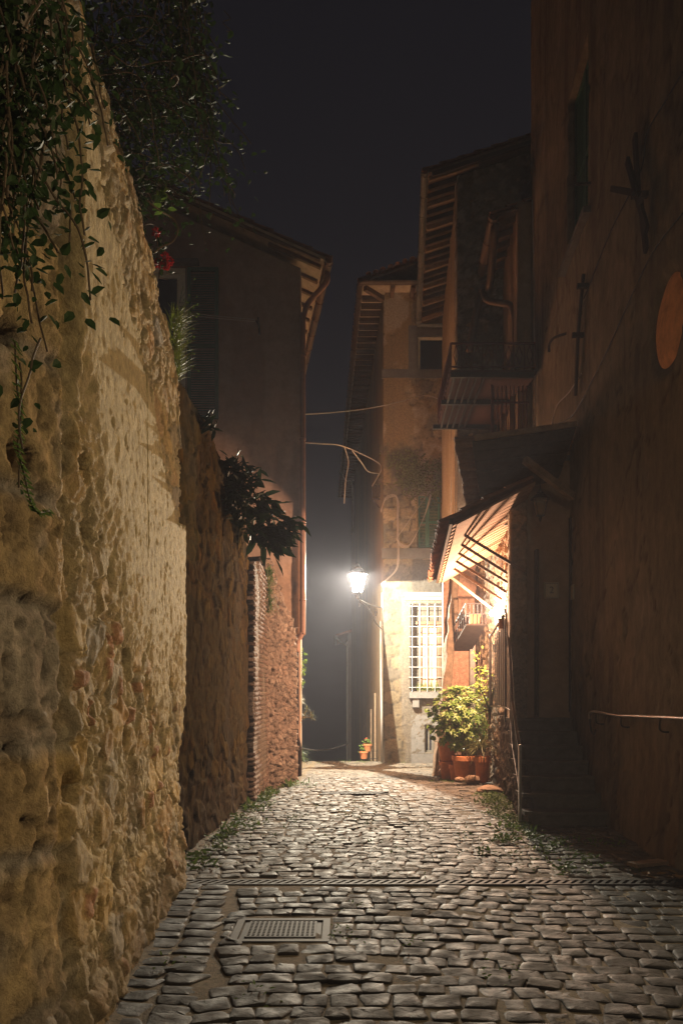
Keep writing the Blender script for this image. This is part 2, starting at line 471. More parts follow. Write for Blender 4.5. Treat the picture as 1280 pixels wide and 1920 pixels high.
def cobbles():
    rng = np.random.default_rng(3)
    cx = []; cy = []; hw = []; hh = []; an = []
    def warp(u, v):
        dy = .55 * (fbm(u * .38 + 3, v * .22, 3, 5) - .5) + .10 * np.sin(u * 1.3 + v * .35)
        dy = dy - .05 * (u - .5) ** 2 * np.exp(-((v - 4.5) / 2.5) ** 2)
        dx = .25 * (fbm(u * .5, v * .3 + 9, 2, 8) - .5)
        return u + dx, v + dy
    v = 1.3; row = 0
    while v < 28.6:
        rh = .150 + .045 * rng.random()
        u = -2.2 + .2 * rng.random()
        umax = 8.4 if v < 8 else 4.2
        while u < umax:
            w = .125 + .095 * rng.random()
            if rng.random() < .08: w *= 1.3
            um = u + w / 2; vm = v + rh / 2 + rng.normal(0, .007)
            a = np.array([um]); b = np.array([vm])
            x, y = warp(a, b); x2, y2 = warp(a + .05, b)
            cx.append(x[0]); cy.append(y[0]); hw.append(w / 2 - .0035 - .003 * rng.random()); hh.append(rh / 2 - .0032 - .003 * rng.random())
            an.append(math.atan2(y2[0] - y[0], x2[0] - x[0]) + rng.normal(0, .05))
            u += w
        v += rh; row += 1
    cx, cy, hw, hh, an = map(np.array, (cx, cy, hw, hh, an))
    # a border band laid along the left wall
    lx = xleft(cy)
    band = (cy < 7.0) & (cx < lx + .555)
    keep = ~band & (cx > lx - .15)
    for r in (MAN, DR1, DR2): keep &= ~((cx > r[0] - .02) & (cx < r[1] + .02) & (cy > r[2] - .03) & (cy < r[3] + .03))
    keep &= ~((cy > 7.9) & (cx > 4.0))
    cx, cy, hw, hh, an = [q[keep] for q in (cx, cy, hw, hh, an)]
    bx = []
    for k in range(2):
        y = 1.4
        while y < 6.8:
            l = .14 + .07 * rng.random()
            bx.append((float(xleft(np.array(y))) + .14 + k * .235, y + l / 2, .108, l / 2 - .008, -.076 + rng.normal(0, .03)))
            y += l
    for k, y in enumerate(np.arange(5.08, 6.0, .17)): bx.append((float(xleft(np.array(y))) + .61, y, .075, .075, -.05))
    bx = np.array(bx)
    cx = np.concatenate([cx, bx[:, 0]]); cy = np.concatenate([cy, bx[:, 1]]); hw = np.concatenate([hw, bx[:, 2]])
    hh = np.concatenate([hh, bx[:, 3]]); an = np.concatenate([an, bx[:, 4]])
    # a few lost stones let earth and weeds show
    lost = rng.random(len(cx)) < .012
    cx, cy, hw, hh, an = [q[~lost] for q in (cx, cy, hw, hh, an)]
    N = len(cx); n = 18
    t = np.arange(n) * 2 * np.pi / n + .17
    e = 6.5
    ox = np.sign(np.cos(t)) * np.abs(np.cos(t)) ** (2 / e); oy = np.sign(np.sin(t)) * np.abs(np.sin(t)) ** (2 / e)
    jx = 1 + rng.normal(0, .035, (N, n)); jy = 1 + rng.normal(0, .035, (N, n))
    sk = rng.normal(0, .14, (N, 1)); tp = rng.normal(0, .12, (N, 1))
    lx = hw[:, None] * (ox[None] * jx * (1 + tp * oy[None]) + sk * oy[None] * .5); ly = hh[:, None] * oy[None] * jy
    ca = np.cos(an)[:, None]; sa = np.sin(an)[:, None]
    base = ground_z(cy) + rng.normal(0, .004, N) + .05 * (fbm(cx * .45, cy * .4, 3, 41) - .5)
    base = base - .03 * np.exp(-((cx - .35) / .5) ** 2) * ss(7, 9, cy) * (1 - ss(14, 17, cy))
    tx = rng.normal(0, .03, N); ty = rng.normal(0, .032, N) ; dome = .001 + .006 * rng.random(N) ** 1.5
    rings = [(1.02, -.06), (1.0, -.010), (.97, -.002), (.86, .45), (.45, .9)]
    vs = []; 
    for (k, hz) in rings:
        px = lx * k; py = ly * k
        z = base[:, None] + tx[:, None] * px + ty[:, None] * py + (hz * dome[:, None] if hz > 0 else hz)
        z = z + (rng.normal(0, .0013, (N, n)) if hz > -.01 else 0)
        wx = cx[:, None] + px * ca - py * sa; wy = cy[:, None] + px * sa + py * ca
        for r in (MAN, DR1, DR2):       # cut the setts to the iron frames
            gp = .010 + .03 * (1 - k)
            ins = (wx > r[0] - gp) & (wx < r[1] + gp) & (wy > r[2] - gp) & (wy < r[3] + gp)
            dl = wx - (r[0] - gp); dr = (r[1] + gp) - wx; db = wy - (r[2] - gp); dt = (r[3] + gp) - wy
            mn = np.minimum(np.minimum(dl, dr), np.minimum(db, dt))
            wx = np.where(ins & (dl == mn), r[0] - gp, np.where(ins & (dr == mn), r[1] + gp, wx))
            wy = np.where(ins & (db == mn), r[2] - gp, np.where(ins & (dt == mn), r[3] + gp, wy))
        vs.append(np.stack([wx, wy, z], -1))
    cen = np.stack([cx, cy, base + dome + rng.normal(0, .002, N)], -1)[:, None, :]
    allv = np.concatenate(vs + [cen], 1)            # N, 5n+1, 3
    per = 5 * n + 1
    f = []
    for r in range(4):
        for k in range(n):
            f.append((r * n + k, r * n + (k + 1) % n, (r + 1) * n + (k + 1) % n, (r + 1) * n + k))
    f4 = np.array(f); f3 = np.array([(4 * n + k, 4 * n + (k + 1) % n, 5 * n) for k in range(n)])
    off = np.arange(N)[:, None, None] * per
    faces = (f4[None] + off).reshape(-1, 4).tolist() + (f3[None] + off).reshape(-1, 3).tolist()
    far = ss(6.9, 7.3, cy); g = (.011 + .017 * rng.random(N)) * (1 - far) + (.062 + .065 * rng.random(N)) * far; warm = rng.random(N)  # other setts past the drain, lightened further for the lamp's bright pool
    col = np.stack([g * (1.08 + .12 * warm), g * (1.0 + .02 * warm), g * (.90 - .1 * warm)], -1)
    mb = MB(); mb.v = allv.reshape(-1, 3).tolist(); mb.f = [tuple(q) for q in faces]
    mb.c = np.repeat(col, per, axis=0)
    return mb

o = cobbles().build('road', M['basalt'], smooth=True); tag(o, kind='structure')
# earth bed that carries the setts
def bed():
    xs = np.concatenate([np.arange(-3.0, 9.0, .06)]); ys = np.arange(.6, 29, .06)
    X, Y = np.meshgrid(xs, ys)
    lowf = .05 * (fbm(X * .45, Y * .4, 3, 41) - .5) - .03 * np.exp(-((X - .35) / .5) ** 2) * ss(7, 9, Y) * (1 - ss(14, 17, Y))
    Z = ground_z(Y) + lowf - .0095 + .010 * (fbm(X * 5, Y * 5, 3, 2) - .5) + .007 * ss(.58, .75, fbm(X * 1.7, Y * 1.7, 4, 77))
    edge = np.exp(-((X - xleft(Y)) / .10) ** 2) * .022
    Z = Z + edge
    n, m = X.shape; i = np.arange(n * m).reshape(n, m)
    q = np.stack([i[:-1, :-1], i[:-1, 1:], i[1:, 1:], i[1:, :-1]], -1).reshape(-1, 4)
    mb = MB(); mb.v = np.stack([X, Y, Z], -1).reshape(-1, 3).tolist(); mb.f = [tuple(k) for k in q.tolist()]
    return mb
tag(bed().build('ground', M['dirt'], smooth=True), kind='structure')
def terrain():
    xs = np.unique(np.concatenate([np.linspace(-4000, -60, 14), np.linspace(-60, 60, 25), np.linspace(60, 4000, 14)]))
    ys = np.unique(np.concatenate([np.linspace(-4000, -20, 10), np.linspace(-20, 60, 60), np.linspace(60, 300, 20), np.linspace(300, 4000, 12)]))
    X, Y = np.meshgrid(xs, ys); Z = ground_z(Y) - .25
    n, m = X.shape; i = np.arange(n * m).reshape(n, m)
    q = np.stack([i[:-1, :-1], i[:-1, 1:], i[1:, 1:], i[1:, :-1]], -1).reshape(-1, 4)
    mb = MB(); mb.v = np.stack([X, Y, Z], -1).reshape(-1, 3).tolist(); mb.f = [tuple(k) for k in q.tolist()]
    return mb
tag(terrain().build('terrain', M['field'], smooth=True), kind='structure')

# ================================================================== near left wall
OCH = [(.40, .27, .10), (.34, .23, .09), (.44, .30, .12), (.28, .21, .11), (.36, .25, .11), (.29, .23, .14), (.42, .25, .10), (.34, .22, .10), (.25, .215, .16), (.40, .29, .13)]
QL = math.hypot(.752, 2.25)
def near_wall(U, Z, quoin=False):
    Y = (1.05 + U) if quoin else 3.36 + U * .9971
    wx = .5 * (fbm(Y * 2.6, Z * 2.6, 4, 4) - .5); wz = .5 * (fbm(Y * 2.6, Z * 2.6, 4, 6) - .5)
    f1, f2, r, r2, tl = voro(Y / .33 + wx, Z / .20 + wz, 11, .95, True)
    e = f2 - f1 + .16 * (fbm(Y * 7, Z * 7, 4, 13) - .5)
    st = ss(.03, .13, e)
    q1, q2, qr, qr2 = voro(Y / .13 + wx, Z / .10 + wz, 17, .95)
    rough = fbm(Y * 5, Z * 5, 5, 1) - .5; fine = fbm(Y * 16, Z * 16, 4, 2) - .5
    show = ss(.30, .62, r2)                      # some stones stand proud, others are lost in mortar
    small = st * (.034 * (.2 + .8 * show) + .06 * tl) + .030 * rough + .028 * fine - .03 * ss(.64, .74, fbm(Y * 9 + 2, Z * 11, 4, 73)) + .018 * ss(.05, .25, q2 - q1) * (1 - st * show)
    mort = mixc(np.array([.41, .32, .17]), np.array([.30, .235, .13]), np.clip(fbm(Y * 6, Z * 6, 4, 3) * 1.6 - .3, 0, 1))
    cs = mixc(mort, pal(r, OCH), st * (.25 + .60 * show))
    brick = (qr > .972) & (Z < 2.6)
    cs = np.where((brick & (q2 - q1 > .08))[..., None], np.array([.37, .20, .11]), cs); small = small + .02 * brick * ss(.05, .2, q2 - q1)
    cs = cs * (1 + .5 * rough[..., None])
    # big quoin blocks at the near end, lime mortar flush between them
    jz = np.array([-.4, .36, .92, 1.40, 1.97, 2.43, 3.0, 3.52, 4.04, 4.6, 5.3]); Zw = Z + .16 * (fbm(Y * 1.3, Z * 1.1, 5, 14) - .5) + .05 * (fbm(Y * 6, Z * 6, 3, 16) - .5)
    ri = np.clip(np.searchsorted(jz, Zw.ravel()) - 1, 0, 9).reshape(Z.shape)
    s1 = h2(ri, ri * 0, 23); s2 = h2(ri, ri * 0 + 1, 29)
    ge = np.minimum(Zw - jz[ri], jz[ri + 1] - Zw) * 1.6 + .05 * (fbm(Y * 8, Z * 8, 3, 15) - .5); bst = ss(.0, .09, ge)
    pits = ss(.60, .72, fbm(Y * 6 + 3, Z * 6, 4, 28))
    big = bst * (.022 + .04 * s2) + .032 * (fbm(Y * 2.6, Z * 2.6, 6, 21) - .5) + .046 * (fbm(Y * 15, Z * 15, 4, 29) - .5) - .034 * pits
    cb = mixc(np.array([.33, .275, .18]), pal(s1, [(.42, .30, .13), (.46, .33, .14), (.36, .28, .16), (.40, .28, .12), (.33, .27, .17), (.44, .32, .14)]), ss(.0, .12, ge))
    grey = ss(.50, .62, fbm(Y * 1.4 + 4, Z * 1.4, 4, 91) + .25 * ss(3.2, 4.2, Z) + .18 * ss(1.1, .5, Z) - .08)
    cb = mixc(cb, np.array([.29, .245, .165]), grey * .8)
    cb = mixc(cb, np.array([.24, .17, .09]), pits * .6)
    cb = cb * (1 + .5 * (fbm(Y * 5, Z * 5, 4, 95) - .5))[..., None]
    wq = np.ones_like(Y) if quoin else 1 - ss(3.42, 3.52, Y + .25 * (fbm(Y * 0 + Z * 1.6, Z * 1.6, 4, 8) - .5))
    if quoin: cb = cb * np.array([1.08, 1.10, 1.30])
    pore = ss(.60, .70, fbm(Y * 17, Z * 17, 3, 97)); cb = cb * (1 - .45 * pore)[..., None]; big = big - .016 * pore
    if quoin: big = big - .028 * ss(3.10, 3.33, Y)
    h = small * (1 - wq) + (big + .03) * wq
    col = mixc(cs, cb, wq)
    # plaster coat: a tall sheet whose lower and upper right edges have fallen away
    nz = fbm(Y * 1.5, Z * 1.5, 4, 33) - .5; nf = fbm(Y * 7, Z * 7, 5, 35) - .5 + .5 * (fbm(Y * 22, Z * 22, 3, 36) - .5)
    topb = np.interp(Y, [2, 3.4, 4.2, 4.9, 6.2, 7.2], [4.35, 4.25, 4.05, 3.75, 3.35, 2.9])
    botb = np.interp(Y, [3.4, 3.9, 4.6, 5.5, 7.2], [2.75, 2.35, 1.85, 1.6, 1.25])
    if quoin: botb = botb + 9
    m = ss(-.02, .02, (topb - Z) + nz * .8 + nf * .35) * ss(-.02, .02, (Z - botb) + nz * 1.1 + nf * .45) * ss(-.02, .02, Y - 3.42 + nf * .15)
    hole = ss(.76, .79, fbm(Y * 1.6 + 7, Z * .9, 4, 55)); m = m * (1 - hole)
    streak = .5 * fbm(Y * 9, Z * 1.0, 4, 44) + .5 * fbm(Y * 5, Z * 6, 5, 45); pit = ss(.72, .82, fbm(Y * 9, Z * 15, 4, 47))
    hp = .080 + .014 * (streak - .5) + .022 * (fbm(Y * 15, Z * 18, 4, 49) - .5) + .03 * (fbm(Y * 1.1, Z * .8, 3, 48) - .5) - .02 * pit
    crack = ss(.012, .0, np.abs(Y - 5.12 - .05 * (fbm(Z * 2, Z * 0 + 1, 3, 5) - .5))) * ss(2.4, 2.6, Z) * ss(4.0, 3.7, Z)
    hp = hp - .05 * crack
    cp = mixc(np.array([.37, .285, .14]), np.array([.44, .345, .185]), np.clip(streak * 1.2 + nz * .8, 0, 1))
    cp = mixc(cp, np.array([.30, .235, .13]), pit * .4)
    thin = .40 + .60 * ss(-.1, .75, Z - botb + 1.1 * nz + .5 * nf); h = h * (1 - m * thin) + np.maximum(hp * (.75 + .25 * thin), h * .55) * m * thin; col = mixc(col, cp, m * thin)
    # a few deep holes, a rough footing
    hl1, _, hr, hr2 = voro(Y / .55, Z / .5, 71, .9)
    deep = (hr > .55) * ss(.16, .03, hl1 + .25 * nf) * (1 - m)
    h = h - .12 * deep
    foot = ss(.75, .0, Z + nz * .5)
    k1, k2, kr, kr2 = voro(Y / .42, Z / .34, 87, .9)
    h = h + foot * (.04 + .05 * ss(.02, .4, k2 - k1 + .2 * nf) * kr2)
    col = mixc(col, np.array([.15, .115, .075]), foot * .75)  # footing darkened for dirt and for lamp light blocked low down
    dark = ss(.60, .72, fbm(Y * 2.2 + 1, Z * 2.2, 4, 62)) * ss(1.6, .4, Z)
    col = mixc(col, np.array([.12, .10, .075]), dark * .7)
    h = h - ss(4.3, 5.2, Z) * .10
    h = h - (.30 * ss(QL - .10, QL, U) if quoin else .07 * (1 - ss(.03, .16, U)))
    return h, col
def near_top(U):
    Y = 3.36 + U * .9971
    return np.interp(Y, [1, 3, 4.5, 5.4, 5.8, 6.3, 7.2], [5.0, 5.0, 5.05, 5.1, 5.02, 4.86, 4.38]) + .10 * (fbm(Y * 4, Y * 0, 3, 3) - .5)
nw = thing('stone_wall', 'tall ochre stone wall with big tuff blocks and peeling plaster', 'wall', (-1.3, 4, 0))
relief((-1.187, 3.36), (-1.475, 7.16), -.1, 5.0, .0155, near_wall, -1, .8, topfn=near_top).build('plastered_face', M['wallattr'], nw, smooth=True)
relief((-1.93, 1.20), (-1.178, 3.45), -.1, 5.0, .0165, lambda U, Z: near_wall(U, Z, True), -1, .7).build('block_face', M['wallattr'], nw, smooth=True)

def rubble(seed, cw, ch, amp, cols, mortar, soft=.22):
    def f(U, Z):
        wx = .5 * (fbm(U / cw * .8, Z / cw * .8, 4, seed + 4) - .5); wz = .5 * (fbm(U / cw * .8, Z / cw * .8, 4, seed + 6) - .5)
        f1, f2, r, r2, tl = voro(U / cw + wx, Z / ch + wz, seed, .95, True)
        e = f2 - f1 + .14 * (fbm(U / cw * 2.5, Z / cw * 2.5, 3, seed + 8) - .5); st = ss(.03, soft * .7, e)
        ro = fbm(U * 4, Z * 4, 5, seed + 1) - .5
        h = st * amp * (.1 + .7 * r2 + 1.6 * tl) + amp * .9 * ro + .03 * (fbm(U * 13, Z * 13, 4, seed + 2) - .5)
        mo = np.array(mortar) * (1 + .5 * (fbm(U * 6, Z * 6, 4, seed + 3) - .5))[..., None]
        c = mixc(mo, pal(r, cols), st * (.4 + .6 * r2)) * (1 + .5 * ro[..., None])
        hole = (h2(np.floor(r * 9999), np.floor(r2 * 9999), seed) > .93) * ss(.3, .05, f1)
        return h - amp * 1.3 * hole, mixc(c, np.array(mortar) * .5, hole * .6)
    return f
def wall2(U, Z):
    h, c = rubble(101, .30, .22, .045, [tuple(np.array(q) * .85) for q in OCH], (.20, .16, .10))(U, Z)
    h = h * .85
    m = ss(-.05, .05, (np.interp(U, [0, 2, 5.3], [3.1, 2.7, 2.4]) - Z) + .6 * (fbm(U * 1.3, Z * 1.3, 3, 5) - .5)) * ss(.9, 1.3, Z)
    hp = .03 + .02 * (fbm(U * 5, Z * 1.6, 4, 9) - .5)
    h = h * (1 - m * .6) + hp * m * .6
    c = mixc(c, np.array([.22, .17, .10]), m * .6)
    c = mixc(c * np.array([.25, .25, .225]), np.array([.07, .06, .045]), np.clip(ss(1.1, .1, Z) * .6 + .5 * ss(.5, .65, fbm(U * 2.2, Z * .7, 4, 19)), 0, 1))  # whole wall darkened in its colour to stand in for blocked lamp light
    return h, c
def top2(U):
    return np.interp(U, [0, 1.2, 1.8, 2.7, 3.8, 5.0, 5.3], [4.7, 4.78, 4.75, 4.70, 4.52, 4.2, 4.05]) + .14 * (fbm(U * 3, U * 0, 3, 8) - .5)
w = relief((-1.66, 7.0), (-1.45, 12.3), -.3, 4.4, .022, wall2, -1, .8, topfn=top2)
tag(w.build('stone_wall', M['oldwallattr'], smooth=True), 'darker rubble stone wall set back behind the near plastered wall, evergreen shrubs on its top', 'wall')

# brick pilaster
def brick(U, Z):
    Z = Z + .05 * (fbm(U * 1.6, Z * .8, 3, 41) - .5) + .012 * (fbm(U * 7, Z * 7, 2, 43) - .5); U = U + .04 * (fbm(U * 5, Z * 9, 2, 44) - .5)
    ch = .078; row = np.floor(Z / ch); off = .5 * np.mod(row, 2)
    bu = U / .26 + off; fu = bu - np.floor(bu); fz = Z / ch - row
    st = ss(.04, .16, np.minimum(fu, 1 - fu) * .26 / .075) * ss(.08, .24, np.minimum(fz, 1 - fz))
    rr = h2(np.floor(bu), row, 5); r2 = h2(np.floor(bu), row, 8)
    h = st * (.022 + .016 * r2) + .01 * (fbm(U * 9, Z * 9, 3, 2) - .5)
    c = mixc(np.array([.10, .08, .06]), pal(rr, [(.15, .095, .07), (.17, .115, .085), (.13, .088, .068), (.17, .125, .09)]), st)
    wear = ss(.50, .64, fbm(U * 2.2, Z * 1.3, 4, 46)); h = h * (1 - wear * .8) + .02 * (fbm(U * 6, Z * 4, 4, 47) - .5); c = mixc(c, np.array([.15, .12, .09]), wear * .8); c = c * (1 + .5 * (fbm(U * 4, Z * 4, 4, 48) - .5))[..., None]
    return h, c
w = relief((-1.36, 12.32), (-1.325, 14.15), -.3, 3.95, .012, brick, -1, .5, topfn=lambda U: 3.72 + .22 * np.sin(U * 1.3) - .12 * U + .05 * (fbm(U * 6, U * 0, 2, 1) - .5))
tag(w.build('brick_pier', M['wallattr'], smooth=True), 'narrow red brick pier between the dark rubble wall and the broken stone wall', 'pier')

def broken(U, Z):
    h, c = rubble(140, .15, .085, .06, [(.22, .155, .115), (.185, .135, .10), (.24, .175, .13), (.17, .125, .095), (.27, .205, .155)], (.17, .125, .095), .16)(U, Z)
    return h, c
def topb(U):
    return np.interp(U, [0, .25, .5, .8, 1.0, 1.3], [4.15, 4.1, 3.75, 3.35, 3.15, 2.95]) + .22 * (fbm(U * 9, U * 0, 3, 12) - .5)
w = relief((-1.37, 14.2), (-.87, 15.42), -.4, 4.1, .016, broken, -1, .45, topfn=topb)
tag(w.build('stone_wall', M['wallattr'], smooth=True), 'broken rubble wall with a jagged sloping top in front of the pink house', 'wall')

# ================================================================== pink house on the left
hA = thing('pink_house', 'pink plastered house with green shutter and tiled gable rising behind the left walls', 'house', (-3.2, 16, 0))
def pinkwall(U, Z):
    X = -6.0 + U
    n = fbm(X * .9, Z * .9, 4, 201); n2 = fbm(X * 5, Z * 5, 3, 203)
    c = mixc(np.array([.42, .285, .215]), np.array([.52, .375, .29]), np.clip(n * 1.6 - .3, 0, 1))
    h = .02 * (fbm(X * 2, Z * 2, 4, 205) - .5) + .008 * n2
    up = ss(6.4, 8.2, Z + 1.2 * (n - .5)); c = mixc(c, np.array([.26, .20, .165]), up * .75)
    stain = ss(.55, .7, fbm(X * 2.5, Z * .5, 3, 209)); c = mixc(c, np.array([.22, .13, .09]), stain * .45)
    # fallen plaster near the corner and the foot
    k = ss(.0, .06, (X + 1.0 + .6 * (fbm(X * 3, Z * 1.2, 3, 215) - .5)) * 1.0 - .02) * ss(5.2, 4.2, Z)
    pe = ss(.53, .56, fbm(X * 2.2 + 2, Z * 1.5, 4, 219)) * ss(5.0, 3.6, Z) * ss(-2.2, -1.4, X)
    k = np.clip(k * .9 + pe, 0, 1)
    h = h - .022 * k + .018 * k * (fbm(X * 10, Z * 10, 3, 222) - .5)
    c = mixc(c, np.array([.46, .30, .20]), k * .8)
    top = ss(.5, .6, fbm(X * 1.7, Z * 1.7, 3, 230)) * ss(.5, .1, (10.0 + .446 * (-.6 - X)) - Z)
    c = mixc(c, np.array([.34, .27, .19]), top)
    win = inrect(X, Z, (-3.85, -3.02, 7.05, 9.95))
    h = np.where(win, -.22, h)
    return h, c
def gableA(U): return 9.88 + .446 * (5.35 - U)
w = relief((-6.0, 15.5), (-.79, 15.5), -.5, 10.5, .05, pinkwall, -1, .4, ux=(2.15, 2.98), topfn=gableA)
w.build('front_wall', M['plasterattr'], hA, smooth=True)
dA = Vector((-.142, 1, 0)).normalized()
c0 = Vector((-.80, 15.5, -4.5)); 
MB().hexa([(-.95, 15.85, -4.5), (-.80, 15.52, -4.5), (-.80 - .142 * 12, 27.5, -4.5), (-6.5, 27.5, -4.5), (-.95, 15.85, 9.9), (-.80, 15.52, 9.9), (-.80 - .142 * 12, 27.5, 9.9), (-6.5, 27.5, 9.9)]).build('side_wall', mat('plain_pink_plaster', (.36, .19, .12), bump=.4, bs=20, var=.25, vs=2), hA)
# roof: the slope towards the street
eb = Vector((-.30, 15.2, 9.98)); et = Vector((-5.5, 15.2, 9.98 + .446 * 5.2)); bk = dA * 12
rf = slab(eb, eb + bk, et + bk, et, .05)
et2 = et + Vector((-2.4, 0, -1.07))
rf.add(slab(et, et + bk, et2 + bk, et2, .05).v, slab(et, et + bk, et2 + bk, et2, .05).f)
ro = rf.build('roof', M['planel'], hA)
dn = (eb - et).normalized()
coppi(et + Vector((0, .02, .04)), dA * .21, dn, 34, 5.75, r=.10, tl=.40).build('roof_tiles', M['tile'], ro, smooth=False)
for k in range(16):
    a = eb + dA * (.25 + k * .55) - dn * .06 - Vector((0, 0, .055)); b = a - dn * 1.1
    MB().bar(a, b, .09, .11, up=(0, 0, 1)).build('rafter', M['wood'], hA)
MB().bar(eb - dn * .1 + Vector((0, .03, -.05)), et + Vector((0, .03, -.05)), .06, .10).build('verge_board', M['wood'], hA)
g0 = eb + Vector((.07, -.05, -.06)); g1 = g0 + dA * 11.6
gb = MB()
def gutter(a, b, r=.075):
    a = Vector(a); b = Vector(b); d = (b - a).normalized(); s_ = d.cross(Vector((0, 0, 1))).normalized(); mb = MB(); n = 10
    vs = []
    for p in (a, b):
        for rr in (r, r - .012):
            for k in range(n + 1):
                an = math.pi * k / n
                vs.append(p + s_ * math.cos(an) * rr - Vector((0, 0, 1)) * math.sin(an) * rr)
    m_ = n + 1; f = []
    for k in range(n):
        f += [(k, k + 1, 2 * m_ + k + 1, 2 * m_ + k), (m_ + k + 1, m_ + k, 3 * m_ + k, 3 * m_ + k + 1), (k + 1, k, m_ + k, m_ + k + 1), (2 * m_ + k, 2 * m_ + k + 1, 3 * m_ + k + 1, 3 * m_ + k)]
    f += [(0, 2 * m_, 3 * m_, m_), (n, m_ + n, 3 * m_ + n, 2 * m_ + n)]
    mb.add(vs, f)
    for t in np.arange(.1, (b - a).length, .75):
        p = a + d * t; mb.tube([p + s_ * math.cos(math.pi * k / 8) * (r + .008) - Vector((0, 0, 1)) * math.sin(math.pi * k / 8) * (r + .008) for k in range(9)], .009, 5)
    return mb
gutter(g0, g1).build('gutter', M['copper'], hA)
pp = smoothpath([g0 + dA * .35 + V(0, 0, -.07), g0 + dA * .33 + V(-.02, 0, -.28), (-.62, 15.6, 9.35), (-.72, 15.5, 9.05), (-.745, 15.44, 8.6), (-.745, 15.42, 5), (-.745, 15.42, 3.05), (-.76, 15.42, 2.86), (-.84, 15.42, 2.72), (-.86, 15.41, 2.5)], 4)
dp = MB().tube(pp, .055, 10)
for z in (8.2, 6.6, 5.0, 3.5): dp.lathe((-.745, 15.42, z), [(.064, -.02), (.064, .02)], 10)
dp.build('downpipe', M['pipe'], hA, smooth=True)
lp = MB().tube(smoothpath([(-.86, 15.41, 2.5), (-.85, 15.40, 1.4), (-.86, 15.38, .9), (-.80, 15.36, .65), (-.80, 15.36, gz(15.4) - .02)], 5), .04, 10)
lp.build('iron_pipe_foot', M['rust'], hA, smooth=True)
MB().tube([(-.93, 15.33, 2.0), (-.93, 15.33, 1.0), (-.90, 15.34, .72)], .022, 8).build('thin_pipe', M['rust'], hA)
# window: pane, frame and one open shutter
wf = MB()
x0, x1, z0, z1 = -3.85, -3.02, 7.05, 9.95
for a, b in (((x0, 15.52, z0), (x0 + .09, 15.6, z1)), ((x1 - .09, 15.52, z0), (x1, 15.6, z1)), ((x0 + .09, 15.52, z1 - .09), (x1 - .09, 15.6, z1)), ((x0 + .09, 15.52, z0), (x1 - .09, 15.6, z0 + .09)), ((x1 - .17, 15.55, z0 + .09), (x1 - .1, 15.62, z1 - .09)), ((x0 + .1, 15.55, z1 - .17), (x1 - .17, 15.62, z1 - .1))): wf.box(a, b)
win = wf.build('window', M['cream'], hA)
MB().box((x0 + .09, 15.60, z0 + .09), (x1 - .1, 15.615, z1 - .1)).build('pane', M['glassdark'], win)
shutter((-2.97, 15.46, 7.0), (.60, 0, 0), (0, 0, 2.92), (0, -1, 0)).build('shutter', M['green'], hA)
MB().box((-3.95, 15.36, 9.98), (-2.75, 15.5, 10.06)).build('lintel', M['stonegrey'], hA)

# the pink house stands a little back from the broken wall: scale it about the eye point as one piece
def push_back(root, k):
    cam0 = Vector((0, 0, EYE)); o0 = root.location.copy(); root.location = cam0 + (o0 - cam0) * k
    def walk(o):
        for ch in o.children:
            me = ch.data; n = len(me.vertices); co = np.empty(n * 3); me.vertices.foreach_get('co', co); me.vertices.foreach_set('co', co * k); me.update(); walk(ch)
    walk(root)
push_back(hA, 17.3 / 15.5)
